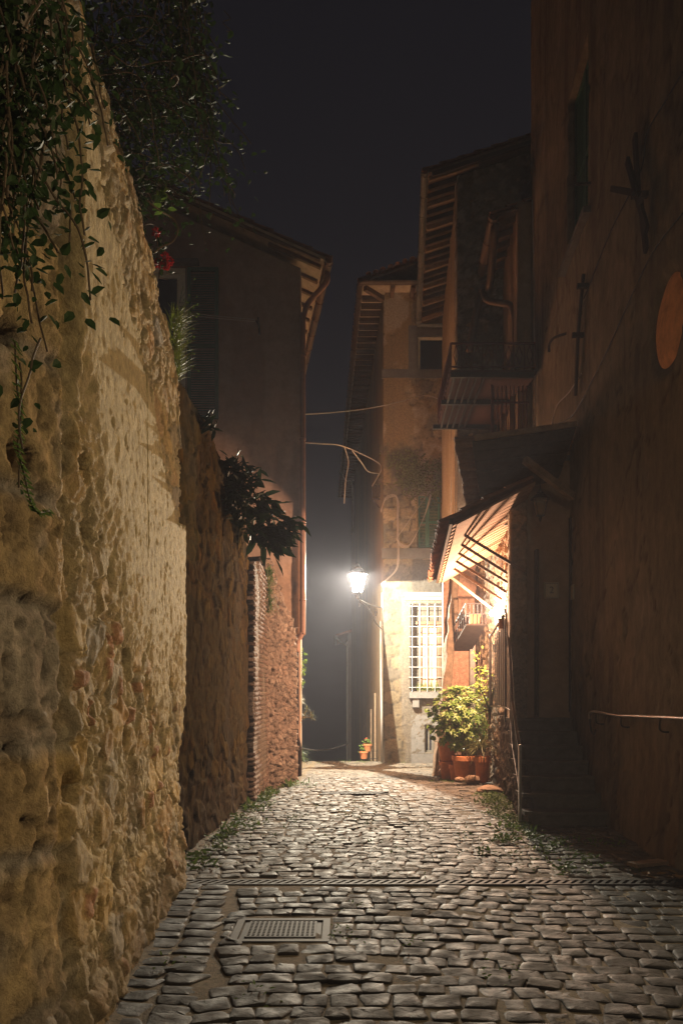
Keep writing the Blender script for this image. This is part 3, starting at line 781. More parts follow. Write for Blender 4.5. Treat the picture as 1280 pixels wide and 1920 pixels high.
# ================================================================== corner house at the end of the street, lit by the lamp
YC = 25.0; XC = 1.30
hC = thing('corner_house', 'ochre stone house with deep rafter eaves behind the street lamp', 'house', (2.6, YC, -.4))
def zc(py, d=YC): return EYE + (HOR - py) / FOC * d
def xc(px, d=YC): return (px - 640) / FOC * d
WIN_UP = (xc(783), xc(838), zc(696), zc(632))
WIN_MID = (xc(783), xc(826), zc(1027), zc(930))
WIN_GR = (xc(769), xc(836), zc(1296), zc(1132))
WIN_LOW = (xc(795), xc(812), zc(1410), zc(1360))
def frontC(U, Z):
    X = XC + U
    n = fbm(X * .8, Z * .8, 4, 301); 
    f1, f2, r, r2 = voro(X / .62 + .08 * (fbm(X * 4, Z * 4, 3, 7) - .5), Z / .36 + .10 * (fbm(X * 3, Z * 3, 3, 9) - .5), 310, .28)
    e = f2 - f1; st = ss(.02, .10, e)
    h = st * (.015 + .03 * r2) + .05 * (fbm(X * 4, Z * 4, 4, 303) - .5)
    c = mixc(np.array([.14, .12, .095]), pal(r, [(.36, .28, .18), (.30, .24, .16), (.25, .21, .16), (.40, .32, .21)]), st)
    # upper plaster, partly fallen
    up = ss(.42, .50, n + .12 * (fbm(X * 5, Z * 5, 3, 305) - .5)) * ss(8.0, 9.4, Z)
    up = np.maximum(up, ss(11.6, 11.8, Z) * ss(.36, .44, n))
    c = mixc(c, np.array([.30, .215, .12]), up); h = h * (1 - up) + .055 * up
    pale = ss(.54, .6, fbm(X * 1.2 + 3, Z * .8, 4, 307)) * up; c = mixc(c, np.array([.46, .38, .28]), pale)
    moss = ss(.48, .62, fbm(X * 1.1, Z * .9, 4, 309)) * ss(4.6, 5.4, Z) * ss(11, 9.5, Z)
    c = mixc(c, np.array([.10, .10, .075]), moss * .8); h = h + .03 * moss * fbm(X * 12, Z * 12, 3, 11)
    # bright rough render between the corner and the window
    rr = ss(.52, .60, fbm(X * 1.4, Z * .6, 4, 312) + .5 * ss(XC + .35, XC + .9, X) - .2) * ss(5.2, 4.6, Z)
    c = mixc(c, np.array([.34, .29, .23]), rr); h = h * (1 - rr) + rr * (.05 + .035 * fbm(X * 14, Z * 14, 3, 313))
    ck = ss(XC + .85, XC + .95, X) * inrect(X, Z, (0, 9, zc(1112), zc(1048)))
    v1, v2, _, _ = voro(X / .35, Z / .3, 333, .9)
    c = mixc(c, np.array([.13, .115, .095]), ck * .9); h = h - ck * .02 * ss(.06, .0, v2 - v1)
    c = c * (.29 + .5 * ss(5.0, 6.6, Z))[..., None]  # lower wall darkened against lamp glare, upper lightened in place of light
    qx = np.abs(X - XC) < .34
    c = np.where(qx[..., None], c * .92, c)
    for w_, dd in ((WIN_UP, .18), (WIN_MID, .12), (WIN_GR, .38), (WIN_LOW, .2)): h = np.where(inrect(X, Z, w_), -dd, h)
    return h, c
ux = [q - XC for w_ in (WIN_UP, WIN_MID, WIN_GR, WIN_LOW) for q in w_[:2]]; zx = [q for w_ in (WIN_UP, WIN_MID, WIN_GR, WIN_LOW) for q in w_[2:]]
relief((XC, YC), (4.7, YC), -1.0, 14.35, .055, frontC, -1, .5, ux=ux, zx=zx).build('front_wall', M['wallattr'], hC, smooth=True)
def sideC(U, Z):
    h = .03 * (fbm(U * 1.5, Z * 1.5, 4, 350) - .5) + .012 * fbm(U * 8, Z * 3, 3, 351)
    c = mixc(np.array([.22, .175, .10]), np.array([.15, .125, .09]), np.clip(fbm(U * .8, Z * .35, 4, 355) * 1.8 - .4, 0, 1))
    return h, c
relief((XC + .0, YC + .02), (.63, 50), -4.5, 14.35, .11, sideC, 1, .4).build('side_wall', M['plasterattr'], hC, smooth=True)
dC = (Vector((.63, 50, 0)) - Vector((XC, YC, 0))).normalized()
e0 = Vector((xc(678, 24.3), 24.3, zc(527, 24.3))); hi = 14.4 + .1
eS = e0 + dC * 25.6; tz = V(4.2, 0, 1.5)
rf = slab(e0, eS, eS + tz, e0 + tz, .06); rf.build('roof', M['wood'], hC)
roC = hC.children[-1]
dnC = (-tz).normalized()
coppi(e0 + tz + V(0, 0, .06), dC * .22, dnC, 116, tz.length + .05, r=.10, tl=.55).build('roof_tiles', M['tile'], roC)
fr = MB()
for k in range(17): 
    x = e0.x + .1 + k * .22
    if x < 4.4: coppi((x, 24.9, e0.z + (x - e0.x) * .35 + .12), (.22, 0, .078), (0, -1, -.12), 1, .7, r=.09, tl=.35, mb=fr)
fr.build('hip_tiles', M['tile'], roC)
MB().box((e0.x + .75, 24.32, e0.z - .02), (4.6, 25.2, e0.z + .02)).build('soffit', M['planel'], hC)
MB().hexa([e0 + V(.02, 0, -.09), e0 + V(.75, .0, -.09), eS + V(.75, 0, -.09), eS + V(.02, 0, -.09), e0 + V(.02, 0, -.065), e0 + V(.75, 0, -.065), eS + V(.75, 0, -.065), eS + V(.02, 0, -.065)]).build('soffit', M['planel'], hC)
for k in range(52):
    a = e0 + dC * (.75 + k * .48) + V(.04, 0, -.155)
    MB().box(a + V(0, -.075, -.07), a + V(.78, .075, .06)).build('rafter', M['wooddark'], hC)
for k in range(5):
    x = e0.x + .95 + k * .62
    MB().box((x - .06, 24.36, e0.z - .19), (x + .06, 25.05, e0.z - .025)).build('rafter', M['wood'], hC)
MB().bar(e0 + V(.1, .1, -.16), (XC, YC, e0.z - .2), .13, .14).build('rafter', M['wood'], hC)
gutter(e0 + V(-.04, -.05, -.05), eS + V(-.04, 0, -.05), .09).build('gutter', M['copper'], hC)
gutter(e0 + V(4.0, -.08, -.06), e0 + V(-.05, -.08, -.06), .10).build('gutter', M['copper'], hC)
MB().tube(smoothpath([eS + V(-.04, -5.5, -.1), eS + V(.3, -5.5, -.6), eS + V(.66, -5.5, -.9), eS + V(.67, -5.5, -3.5)], 4), .05, 8).build('downpipe', M['zinc'], hC)
# string courses, surround, cornice, sills
def trim(name, a, b, m='stonegrey'): return MB().box(a, b).build(name, M[m], hC)
trim('string_course', (XC - .04, 24.93, zc(710)), (4.6, 25.1, zc(694)))
trim('string_course', (XC - .04, 24.90, zc(1048)), (4.6, 25.1, zc(1029)))
trim('surround', (xc(765), 24.935, zc(694) + .003), (WIN_UP[0], 25.02, zc(612)))
trim('surround', (WIN_UP[0], 24.935, WIN_UP[3]), (4.6, 25.02, zc(612)))
cor = MB()
for i, (a, b, o_) in enumerate(((1131, 1126, .06), (1126, 1119, .13), (1119, 1112, .20))): cor.box((xc(756) + .08 - o_ * .4, 25 - o_, zc(a)), (4.6, 25.05, zc(b)))
cor.build('cornice', M['stonegrey'], hC)
trim('window_sill', (xc(766), 24.72, zc(1309)), (xc(845), 25.05, zc(1298)))
trim('sill_bracket', (xc(772), 24.78, zc(1326)), (xc(784), 25.04, zc(1309) - .003))
ls = MB(); ls.box((xc(770), 24.93, zc(1412)), (WIN_LOW[0], 25.04, zc(1340))); ls.box((WIN_LOW[0], 24.93, WIN_LOW[3]), (xc(822), 25.04, zc(1340))); ls.build('surround', M['stonegrey'], hC)
trim('plinth', (xc(770), 24.9, -1.0), (4.6, 25.05, zc(1413)), 'stonegrey')
def winframe(r, y, t, dpt, m, name='window', mull=0, pane='glassdark'):
    x0, x1, z0, z1 = r; mb = MB()
    mb.box((x0, y, z0), (x0 + t, y + dpt, z1)); mb.box((x1 - t, y, z0), (x1, y + dpt, z1))
    mb.box((x0 + t, y, z1 - t), (x1 - t, y + dpt, z1)); mb.box((x0 + t, y, z0), (x1 - t, y + dpt, z0 + t))
    for k in range(mull):
        x = x0 + (x1 - x0) * (k + 1) / (mull + 1); mb.box((x - t * .4, y + .004, z0 + t), (x + t * .4, y + dpt - .004, z1 - t))
    o = mb.build(name, M[m], hC)
    MB().box((x0 + t * .9, y + dpt * .55, z0 + t * .9), (x1 - t * .9, y + dpt * .55 + .012, z1 - t * .9)).build('pane', M[pane], o)
    return o
winframe(WIN_UP, 25.02, .07, .09, 'cream')
winframe(WIN_LOW, 25.06, .05, .08, 'zinc', mull=1)
# green louvred shutter, half of it in view
shutter((WIN_MID[0] + .02, 25.06, WIN_MID[2]), (.26, 0, 0), (0, 0, WIN_MID[3] - WIN_MID[2]), (0, -1, 0)).build('shutter', M['greenfar'], hC)
shutter((WIN_MID[0] + .29, 25.06, WIN_MID[2]), (.40, 0, 0), (0, 0, WIN_MID[3] - WIN_MID[2]), (0, -1, 0)).build('shutter', M['greenfar'], hC)
# barred window: casement, curtain with a small added glow behind, wall bars in front
x0, x1, z0, z1 = WIN_GR
cas = MB()
cx0 = x0 + .30; cz1 = z1 - .62
for a, b in (((cx0, 25.30, z0), (cx0 + .09, 25.37, cz1)), ((cx0 + .09, 25.30, cz1 - .09), (x1, 25.37, cz1)), ((cx0 + .09, 25.30, z0), (x1, 25.37, z0 + .08)), ((cx0 + .60, 25.31, z0 + .08), (cx0 + .70, 25.36, cz1 - .09)), ((cx0 - .12, 25.26, cz1), (x1, 25.37, cz1 + .1))): cas.box(a, b)
cw = cas.build('casement', M['wood'], hC)
cu = MB(); n = 40
for i in range(n):
    xa = cx0 + .09 + (x1 - cx0 - .09) * i / n; xb = cx0 + .09 + (x1 - cx0 - .09) * (i + 1) / n
    ya = 25.345 + .012 * math.sin(i * 1.1); yb = 25.345 + .012 * math.sin((i + 1) * 1.1)
    cu.hexa([(xa, ya, z0 + .08), (xb, yb, z0 + .08), (xb, yb + .004, z0 + .08), (xa, ya + .004, z0 + .08), (xa, ya, cz1 - .09), (xb, yb, cz1 - .09), (xb, yb + .004, cz1 - .09), (xa, ya + .004, cz1 - .09)])
cu.build('curtain', M['curtain'], cw)
gr = MB()
for k in range(6):
    x = x0 + .04 + k * .235; gr.bar((x, 24.86, z0 - .02), (x, 24.86, z1), .019)
for k in range(9):
    z = z0 + .12 + k * .315; gr.bar((x0 - .06, 24.88, z), (x1 + .1, 24.88, z), .019, .017)
    gr.bar((x0 - .045, 24.88, z), (x0 - .045, 25.02, z), .02)
gr.build('window_bars', M['greysteel'], hC)
pl = MB()
for k in range(160): pl.blade((R.uniform(x0 + .2, x1 - .2), 24.98 + R.uniform(-.05, .05), z0 + .02), (R.uniform(-.5, .5), R.uniform(-.4, .2), 1), R.uniform(.15, .38), .02, 1.0)
tag(pl.build('window_plant', M['leafyellow'], loc=(x0 + .5, 25, z0)), 'yellow green grassy plant on the sill behind the white window bars', 'plant')
# wall pipe at the corner and grey cable conduits
MB().tube([(XC - .05, 24.93, zc(1428)), (XC - .05, 24.93, zc(1165))], .042, 10).build('corner_pipe', M['greypipe'], hC, smooth=True)
MB().tube([(XC - .03, 24.94, zc(1165) - .02), (XC - .03, 24.94, zc(1112))], .025, 8).build('corner_pipe', M['greypipe'], hC, smooth=True)
cb = MB()
for o_ in (0, .035, .07):
    cb.tube(smoothpath([P(714 + o_ * 30, 1096 + o_ * 60, 24.9), P(722 + o_ * 40, 1088, 24.9), P(741 + o_ * 40, 1068, 24.9), P(745 + o_ * 40, 1040, 24.88), P(744 + o_ * 40, 980, 24.9), P(744 + o_ * 40, 940, 24.9), P(738, 931 - o_ * 50, 24.88), P(722, 938 - o_ * 60, 24.86), P(714, 955 + o_ * 80, 24.86)], 5), .010, 6)
for o_ in (0, 1.2, 2.6):
    cb.tube(smoothpath([P(743, 1008 + o_, 24.88), P(752, 1020 + o_ * 2, 24.8), P(768, 1020 + o_, 24.78), P(790, 980, 24.8), P(803 + o_, 940, 24.8), P(806 + o_, 920, 24.9)], 5), .009, 6)
cb.tube(smoothpath([P(743, 1010, 24.88), P(760, 985, 24.8), P(785, 950, 24.82), P(806, 918, 24.9)], 5), .009, 6)
cb.build('wall_cables', M['cablelight'], hC)
br = MB(); br.bar(P(697, 912, 24.9), P(697, 935, 24.9), .03); br.bar(P(711, 906, 24.9), P(711, 932, 24.9), .03); br.bar(P(697, 935, 24.9), P(712, 936, 24.9), .03); br.bar(P(697, 937, 24.9), P(711, 952, 24.9), .02)
br.build('cable_bracket', M['rust'], hC)
# door or gate frames far along the side wall
MB().obox((XC - .02 + dC.x * 3.0 - .05, YC + 3.0, -1.2), (.05, 0, 0), dC * .12, (0, 0, 3.0)).build('door_frame', M['woodlight'], hC)
MB().obox((XC - .02 + dC.x * 5.2 - .05, YC + 5.2, -1.2), (.05, 0, 0), dC * .12, (0, 0, 2.4)).build('door_frame', M['woodlight'], hC)

# ================================================================== farther dark house beyond it
hG = thing('low_house', 'dark low house with a gutter beyond the corner house, mostly in the mist', 'house', (1, 52, -3.5))
MB().hexa([(.42, 52, -6), (4, 52, -6), (4, 60, -6), (.38, 60, -6), (.42, 52, 5.9), (4, 52, 7), (4, 60, 7), (.38, 60, 5.9)]).build('wall', mat('grey_brown_plaster', (.12, .10, .085), var=.3, vs=1.5, bump=.3, bs=8), hG)
sl = slab((-.35, 51.6, 5.75), (-.4, 60, 5.75), (4.2, 60, 7.3), (4.2, 51.6, 7.3), .15); sl.build('roof', M['tile'], hG)
gutter((-.38, 51.5, 5.68), (-.45, 60, 5.68), .1).build('gutter', M['zinc'], hG)
MB().tube(smoothpath([(-.36, 51.6, 5.6), (-.1, 51.7, 5.3), (.30, 51.85, 5.0), (.36, 51.9, 4.6), (.36, 51.9, -4)], 4), .07, 8).build('downpipe', M['zinc'], hG)

# ================================================================== tall gabled house on the right
hF = thing('tall_house', 'tall rough stone house with a high gable behind the narrow balcony house', 'house', (3.5, 18, 0))
XF = 2.60
def frontF(U, Z):
    X = XF + U
    f1, f2, r, r2 = voro(X / .3, Z / .2, 401, .9); e = f2 - f1; st = ss(.02, .2, e)
    n = fbm(X * 1.1, Z * 1.1, 4, 403); k = ss(.40, .52, n)
    h = st * .03 * k + .035 * (fbm(X * 5, Z * 5, 4, 405) - .5)
    c = mixc(np.array([.14, .115, .09]), pal(r, [(.20, .175, .14), (.24, .21, .17), (.16, .14, .115), (.28, .25, .21)]), st * k)
    c = mixc(c, np.array([.40, .36, .31]), ss(.62, .72, fbm(X * 7, Z * 7, 3, 409)) * ss(10, 10.6, Z) * .8)
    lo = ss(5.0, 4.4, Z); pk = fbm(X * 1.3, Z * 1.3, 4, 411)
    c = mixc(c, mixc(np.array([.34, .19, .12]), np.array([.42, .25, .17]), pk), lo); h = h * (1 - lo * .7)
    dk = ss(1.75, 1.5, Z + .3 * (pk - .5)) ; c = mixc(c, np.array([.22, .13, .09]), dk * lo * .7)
    return h, c
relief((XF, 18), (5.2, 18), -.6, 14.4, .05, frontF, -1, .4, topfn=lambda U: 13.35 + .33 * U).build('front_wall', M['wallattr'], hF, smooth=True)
dF = Vector((.078, 1, 0)).normalized()
def sideF(U, Z):
    h = .05 * (fbm(U * 2, Z * 1.2, 4, 420) - .5) + .02 * fbm(U * 10, Z * 3, 3, 421)
    c = mixc(np.array([.30, .22, .13]), np.array([.40, .32, .21]), np.clip(fbm(U * 1.5, Z * .5, 4, 423) * 1.8 - .4, 0, 1))
    return h, c
relief((XF + .002, 18.02), (XF + .078 * 6.95, 24.97), -.9, 13.3, .08, sideF, 1, .35).build('side_wall', M['wallattr'], hF, smooth=True)
f0 = Vector((1.90, 17.65, 13.25)); f1_ = f0 + dF * 7.0; ft = V(3.4, 0, 1.10)
ro = slab(f0, f1_, f1_ + ft, f0 + ft, .05).build('roof', M['wood'], hF)
dnF = (-ft).normalized()
coppi(f0 + ft + V(0, 0, .05), dF * .21, dnF, 33, ft.length + .04, r=.10, tl=.42).build('roof_tiles', M['tile'], ro)
for k in range(22):
    a = f0 + dF * (.14 + k * .315) - V(-.03, 0, .10)
    MB().bar(a, a + ft.normalized() * 1.15, .07, .10).build('rafter', M['wooddark'] if k % 3 else M['woodlight'], hF)
MB().bar(f0 + V(.1, .03, -.06), f0 + ft + V(0, .03, -.06), .06, .12).build('verge_board', M['wooddark'], hF)
gutter(f0 + V(-.07, -.05, -.03), f1_ + V(-.07, .1, -.03), .085).build('gutter', M['zinc'], hF)
gutter(f1_ + V(-.1, .16, -.05), f1_ + V(.75, .16, -.05), .085).build('gutter', M['zinc'], hF)
dp = MB().tube([(2.64 + .078 * 2.2, 20.2, 13.0), (2.62 + .078 * 2.2, 20.2, 5)], .05, 8); dp.build('downpipe', M['zinc'], hF, smooth=True)
# battered corner buttress, rough like old tufa
def buttress():
    mb = MB(); nz_ = 46; nu = 14
    for j in range(nz_ + 1):
        t = j / nz_; z = -.35 + t * 5.1
        xl = 2.02 + (2.50 - 2.02) * t - .05 * math.exp(-t * 9); xr = xl + .26 - .12 * t; y0 = 17.42 + .30 * t
        for k in range(nu + 1):
            s_ = k / nu
            if s_ < .35: p = (xl, 18.0 - (18.0 - y0) * s_ / .35)
            elif s_ < .65: p = (xl + (xr - xl) * (s_ - .35) / .3, y0)
            else: p = (xr, y0 + (18.0 - y0) * (s_ - .65) / .35)
            n = float(fbm(np.array([p[0] * 6 + s_ * 4]), np.array([z * 3.2]), 4, 440)[0]) - .5
            n2 = float(fbm(np.array([s_ * 9]), np.array([z * 8.]), 3, 444)[0]) - .5
            mb.v.append((p[0] + .10 * n + .05 * n2, p[1] - .10 * n - .05 * n2, z))
    m = nu + 1
    for j in range(nz_):
        for k in range(nu): mb.f.append((j * m + k, j * m + k + 1, (j + 1) * m + k + 1, (j + 1) * m + k))
    mb.f.append(tuple(range(m - 1, -1, -1))); mb.f.append(tuple(nz_ * m + k for k in range(m)))
    return mb
buttress().build('buttress', mat('rough_brown_tufa', (.20, .135, .085), var=.5, vs=7, bump=.8, bs=25, bd=.03), hF, smooth=True)
lw = relief((2.30, 17.98), (3.1, 17.98), -.5, 4.6, .05, frontF, -1, .3); lw.build('ground_floor_wall', M['wallattr'], hF, smooth=True)
dr = MB(); dr.box((2.86, 17.82, -.3), (2.97, 17.95, 2.9)); dr.build('downpipe_cover', M['zinc'], hF)

# ================================================================== narrow dark house between the tall house and the big plaster house
hE = thing('narrow_house', 'narrow house with a red balcony between the brown and the tall house', 'house', (3.2, 15, 0))
def stoneE(U, Z):
    h, c = rubble(460, .22, .13, .05, [(.23, .16, .10), (.20, .14, .09), (.26, .19, .12), (.18, .13, .09)], (.21, .155, .10), .18)(U, Z)
    return h, c
relief((2.87, 12.45), (3.04, 17.95), -.3, 5.3, .03, stoneE, 1, .3).build('ground_floor_wall', M['wallattr'], hE, smooth=True)
def upE(U, Z):
    h = .03 * (fbm(U * 2, Z * 2, 4, 470) - .5); c = mixc(np.array([.30, .22, .15]), np.array([.22, .16, .11]), np.clip(fbm(U * 2, Z * .6, 4, 472) * 1.8 - .4, 0, 1)); return h, c
relief((3.50, 15.95), (3.62, 18), 5.0, 11.5, .06, upE, 1, .4).build('upper_wall', M['plasterattr'], hE, smooth=True)
# roof of the ground-floor projection: a paved terrace
MB().hexa([(2.80, 12.43, 5.3), (3.72, 12.43, 5.3), (4.2, 17.9, 5.3), (2.98, 17.9, 5.3), (2.80, 12.43, 5.45), (3.72, 12.43, 5.45), (4.2, 17.9, 5.45), (2.98, 17.9, 5.45)]).build('terrace', M['stonegrey'], hE)
# eave
q0 = P(930, 403, 15.95); q1 = P(908, 508, 17.95); qt = V(.95, 0, .36)
ro = slab(q0, q1, q1 + qt, q0 + qt, .05).build('roof', M['wood'], hE)
coppi(q0 + qt + V(0, 0, .05), (q1 - q0).normalized() * .21, -qt.normalized(), 9, qt.length + .04, r=.10, tl=.42).build('roof_tiles', M['tile'], ro)
for k in range(5):
    a = q0.lerp(q1, (k + .5) / 5) - V(-.04, 0, .10); MB().bar(a, a + qt * .85, .08, .11).build('rafter', M['wood'], hE)
gutter(q0 + V(-.07, -.08, -.05), q1 + V(-.07, 0, -.05), .10).build('gutter', M['copper'], hE)
pa = q1 + V(-.02, -.06, -.1)
MB().tube(smoothpath([q0 + V(0, .1, -.1), q0.lerp(q1, .6) + V(-.02, -.1, -.9), P(903, 545, 17.3), P(888, 610, 17.4), P(880, 660, 17.5)], 5), .085, 10).build('downpipe', M['copper'], hE, smooth=True)
MB().tube(smoothpath([P(905, 545, 17.2), P(912, 562, 17.0), P(935, 568, 16.8), P(955, 572, 16.6), P(964, 590, 16.5), P(966, 640, 16.5), P(966, 830, 16.5)], 5), .07, 10).build('downpipe', M['copper'], hE, smooth=True)
shutter(P(976, 800, 16.3), (.02, .9, 0), (0, 0, 3.0), (-1, .02, 0)).build('shutter', M['green'], hE)
dw = MB(); dw.box((3.42, 16.2, 5.46), (3.5, 16.28, 8.6)); dw.box((3.42, 17.2, 5.46), (3.5, 17.28, 8.6)); dw.box((3.42, 16.28, 8.52), (3.5, 17.2, 8.6)); dw.build('door_frame', M['wood'], hE)
# balcony with boarded floor
bz = 7.76
bal = slab((2.05, 15.0, bz), (3.66, 15.0, bz), (3.58, 17.95, bz), (2.16, 17.95, bz), .04).build('balcony_floor', mat('red_brown_boards', (.06, .025, .018), var=.35, vs=6, bump=.3, stretch=(6, .5, 1)), hE)
jo = MB()
for k in range(5):
    jo.bar((2.12 + k * .14, 15.05, bz - .10), (2.22 + k * .13, 17.9, bz - .10), .03, .05)
for y in (15.02, 16.4, 17.88): jo.bar((2.04, y, bz - .09), (3.6, y, bz - .09), .07, .09)
jo.build('balcony_joist', M['iron'], bal)
rl = MB(); H = .50
def railrun(a, b, H, n, mb):
    a = Vector(a); b = Vector(b); up = V(0, 0, H)
    mb.bar(a + up, b + up, .04, .03); mb.bar(a + up * .12, b + up * .12, .03, .02)
    for i in range(n + 1):
        p = a.lerp(b, i / n); mb.bar(p, p + up, .018)
        if i < n:
            q = a.lerp(b, (i + .5) / n); s_ = (b - a) / n * .28; m_ = up * .56
            for u_, v_ in ((q + up * .2, q + m_ - s_), (q + m_ - s_, q + up * .92), (q + up * .2, q + m_ + s_), (q + m_ + s_, q + up * .92)): mb.bar(u_, v_, .014)
railrun((2.05, 15.0, bz), (3.62, 15.0, bz), H, 8, rl); railrun((2.05, 15.0, bz), (2.16, 17.9, bz), H, 12, rl)
rl.build('balcony_railing', M['redpaint'], hE)
# grille of thin bars closing the room under the balcony
tr = MB()
for i in range(9):
    x = 2.92 + i * .08; tr.bar((x, 15.4, 5.46), (x, 15.4, 7.62), .02)
for z in (5.9, 6.6, 7.3): tr.bar((2.90, 15.4, z), (3.60, 15.4, z), .028)
tr.bar((2.89, 15.4, 5.46), (2.89, 15.4, 7.64), .04)
tr.build('room_grille', M['redpaint'], hE)
# ================================================================== big brown plaster house on the right
hD = thing('plaster_house', 'big brown plaster house with iron wall ties and a round orange patch', 'house', (3.6, 10, 0))
def xD(y): return 3.55 + .0667 * (y - 12.4)
A = (xD(7.5), 7.5); Bd = (xD(16.0), 16.0); LD = math.hypot(Bd[0] - A[0], Bd[1] - A[1]); kD = LD / 8.5
dD = Vector((Bd[0] - A[0], Bd[1] - A[1], 0)).normalized(); nD = Vector((-dD.y, dD.x, 0))
WD = (11.22, 12.58, 8.42, 10.95)      # y0,y1,z0,z1 of the shuttered window
def wallD(U, Z):
    Y = 7.5 + U / kD
    s_ = .5 * fbm(Y * 3 + .8 * Z * .2, Z * .7, 5, 501) + .5 * fbm(Y * 2.6, Z * 2.6, 5, 502); n = fbm(Y * .7, Z * .5, 4, 503); f = fbm(Y * 9, Z * 9, 3, 505)
    c = mixc(np.array([.175, .14, .095]), np.array([.24, .195, .135]), np.clip(s_ * 1.7 - .35, 0, 1))
    c = mixc(c, np.array([.13, .105, .075]), np.clip(n * 2 - .8, 0, 1) * .6)
    h = .03 * (fbm(Y * 1.3, Z * .8, 4, 507) - .5) + .022 * (s_ - .5) + .010 * f
    foot = ss(2.0, .2, Z + 1.2 * (n - .5)); c = mixc(c, np.array([.20, .14, .10]), foot * .6); h = h + .05 * foot * (fbm(Y * 3, Z * 3, 4, 509) - .2)
    pat = ss(.60, .63, fbm(Y * 1.1 + 5, Z * 1.1, 4, 511)) * ss(4.2, 3, Z); c = mixc(c, np.array([.26, .21, .15]), pat * .3); stn = ss(.55, .72, fbm(Y * 4, Z * .35, 4, 515)); c = mixc(c, np.array([.10, .075, .055]), stn * .6); cw1, cw2, _, _ = voro(Y / 1.9 + .5 * (fbm(Y * 1.5, Z * 1.5, 4, 521) - .5), Z / 2.6 + .5 * (fbm(Y * 1.5, Z * 1.5, 4, 523) - .5), 525, .9); ck = ss(.022, .004, cw2 - cw1); c = c * (1 - .55 * ck)[..., None]; h = h - .02 * ck; pl_ = ss(.66, .68, fbm(Y * 1.5 + 9, Z * 1.2, 4, 531)); c = mixc(c, np.array([.24, .20, .15]), pl_ * .5); h = h - .018 * pl_; h = h - .012 * pat
    h = h + .06 * ss(1.0, .0, Z)
    oval = ((Y - 8.02) / .47) ** 2 + ((Z - 5.38) / .5) ** 2 < 1
    h = np.where(oval, h * .2 - .05, h)
    w_ = inrect(Y, Z, WD); h = np.where(w_, -.22, h)
    band = inrect(Y, Z, (WD[0] - .28, WD[1] + .28, WD[2] - .3, WD[3] + .3)) & ~w_
    h = np.where(band, h + .012, h); c = np.where(band[..., None], c * .94, c)
    return h, c
relief(A, Bd, -.2, 17, .055, wallD, 1, .45, ux=[(y - 7.5) * kD for y in WD[:2]], zx=WD[2:]).build('street_wall', M['streakattr'], hD, smooth=True)
MB().hexa([(xD(7.5) + .46, 7.5, -.3), (9, 7.75, -.3), (9, 16, -.3), (xD(16) + .46, 16, -.3), (xD(7.5) + .46, 7.5, 16.5), (9, 7.75, 16.5), (9, 16, 16.5), (xD(16) + .46, 16, 16.5)]).build('side_wall', mat('brown_plaster_side', (.28, .19, .11), var=.3, vs=2, bump=.3, bs=15), hD)
MB().hexa([(3.22, 6.64, -.3), (5.0, 6.62, -.3), (5.0, 7.49, -.3), (3.26, 7.49, -.3), (3.30, 6.72, 3.25), (5.0, 6.7, 3.25), (5.0, 7.49, 3.25), (3.32, 7.49, 3.25)]).build('corner_shade_block', M['wood'] if False else mat('shade_block_plaster', (.28, .2, .12), var=.3, vs=3, bump=.4, bs=15), hD)  # unseen block added to shade the lower left wall from the side lamp
# orange plaster filling of the round opening
def onD(y, z, out=0.): return Vector((xD(y), y, z)) + nD * out
ov = MB(); ring = []
n = 40
cv = [onD(8.02, 5.38, .0)]
for r_ in (.35, .7, .97):
    for k in range(n):
        a = 2 * math.pi * k / n; w_ = 1 + .015 * math.sin(3 * a + 1) + .012 * math.sin(5 * a)
        cv.append(onD(8.02 + .455 * r_ * w_ * math.cos(a), 5.38 + .455 * r_ * w_ * math.sin(a), -.005 - .03 * (r_ > .9)))
fs = [(0, 1 + k, 1 + (k + 1) % n) for k in range(n)]
for j in range(2):
    for k in range(n): fs.append((1 + j * n + k, 1 + (j + 1) * n + k, 1 + (j + 1) * n + (k + 1) % n, 1 + j * n + (k + 1) % n))
ov.add(cv, fs).build('round_infill', M['orangeplaster'], hD, smooth=True)
# shuttered window
for y0, y1 in ((WD[0], (WD[0] + WD[1]) / 2 - .01), ((WD[0] + WD[1]) / 2 + .01, WD[1])):
    shutter(onD(y0, WD[2], -.14), dD * ((y1 - y0) * kD), (0, 0, WD[3] - WD[2]), nD).build('shutter', M['green'], hD)
MB().obox(onD(WD[0] - .16, WD[2] - .09, -.1), dD * 1.7 * kD, nD * .22, (0, 0, .09)).build('window_sill', M['stonegrey'], hD)
hk = MB(); hk.bar(onD(11.1, 8.75, .0), onD(11.1, 8.75, .22), .03); hk.bar(onD(11.1, 8.75, .22), onD(11.02, 8.82, .24), .03)
hk.build('shutter_hook', M['rust'], hD)
# round bent hook
MB().tube(smoothpath([onD(12.7, 8.0 - .6, .0), onD(12.9, 7.42, .16), onD(13.1, 7.40, .20), onD(13.2, 7.33, .18)], 4), .02, 6).build('wall_hook', M['rust'], hD)

# iron wall ties
def tie(label, bars, pins):
    t = thing('wall_tie', label, 'iron wall tie', onD(*bars[0][0]), 'iron ties on the brown house')
    for a, b, w_ in bars:
        MB().bar(onD(*a), onD(*b), w_, .035, up=nD).build('anchor_bar', M['rust'], t)
    for a in pins: MB().bar(onD(a[0], a[1], 0), onD(a[0], a[1], .17), .06).build('anchor_pin', M['rust'], t)
def yD(px): 
    k = (px - 640) / FOC; return (3.55 - .0667 * 12.4) / (k - .0667)
def at(px, py, out=.06):
    y = yD(px); return (y, EYE + (HOR - py) / FOC * y, out)
tie('crossed iron wall tie with bent arms, high on the brown house near the top right', [(at(1203, 254, .08), at(1214, 372, .10), .085), (at(1192, 300, .10), at(1236, 430, .13), .08), (at(1214, 372, .08), at(1221, 470, .06), .085), (at(1217, 382, .12), at(1244, 362, .20), .06), (at(1216, 362, .12), at(1186, 352, .24), .06)], [at(1213, 365)])
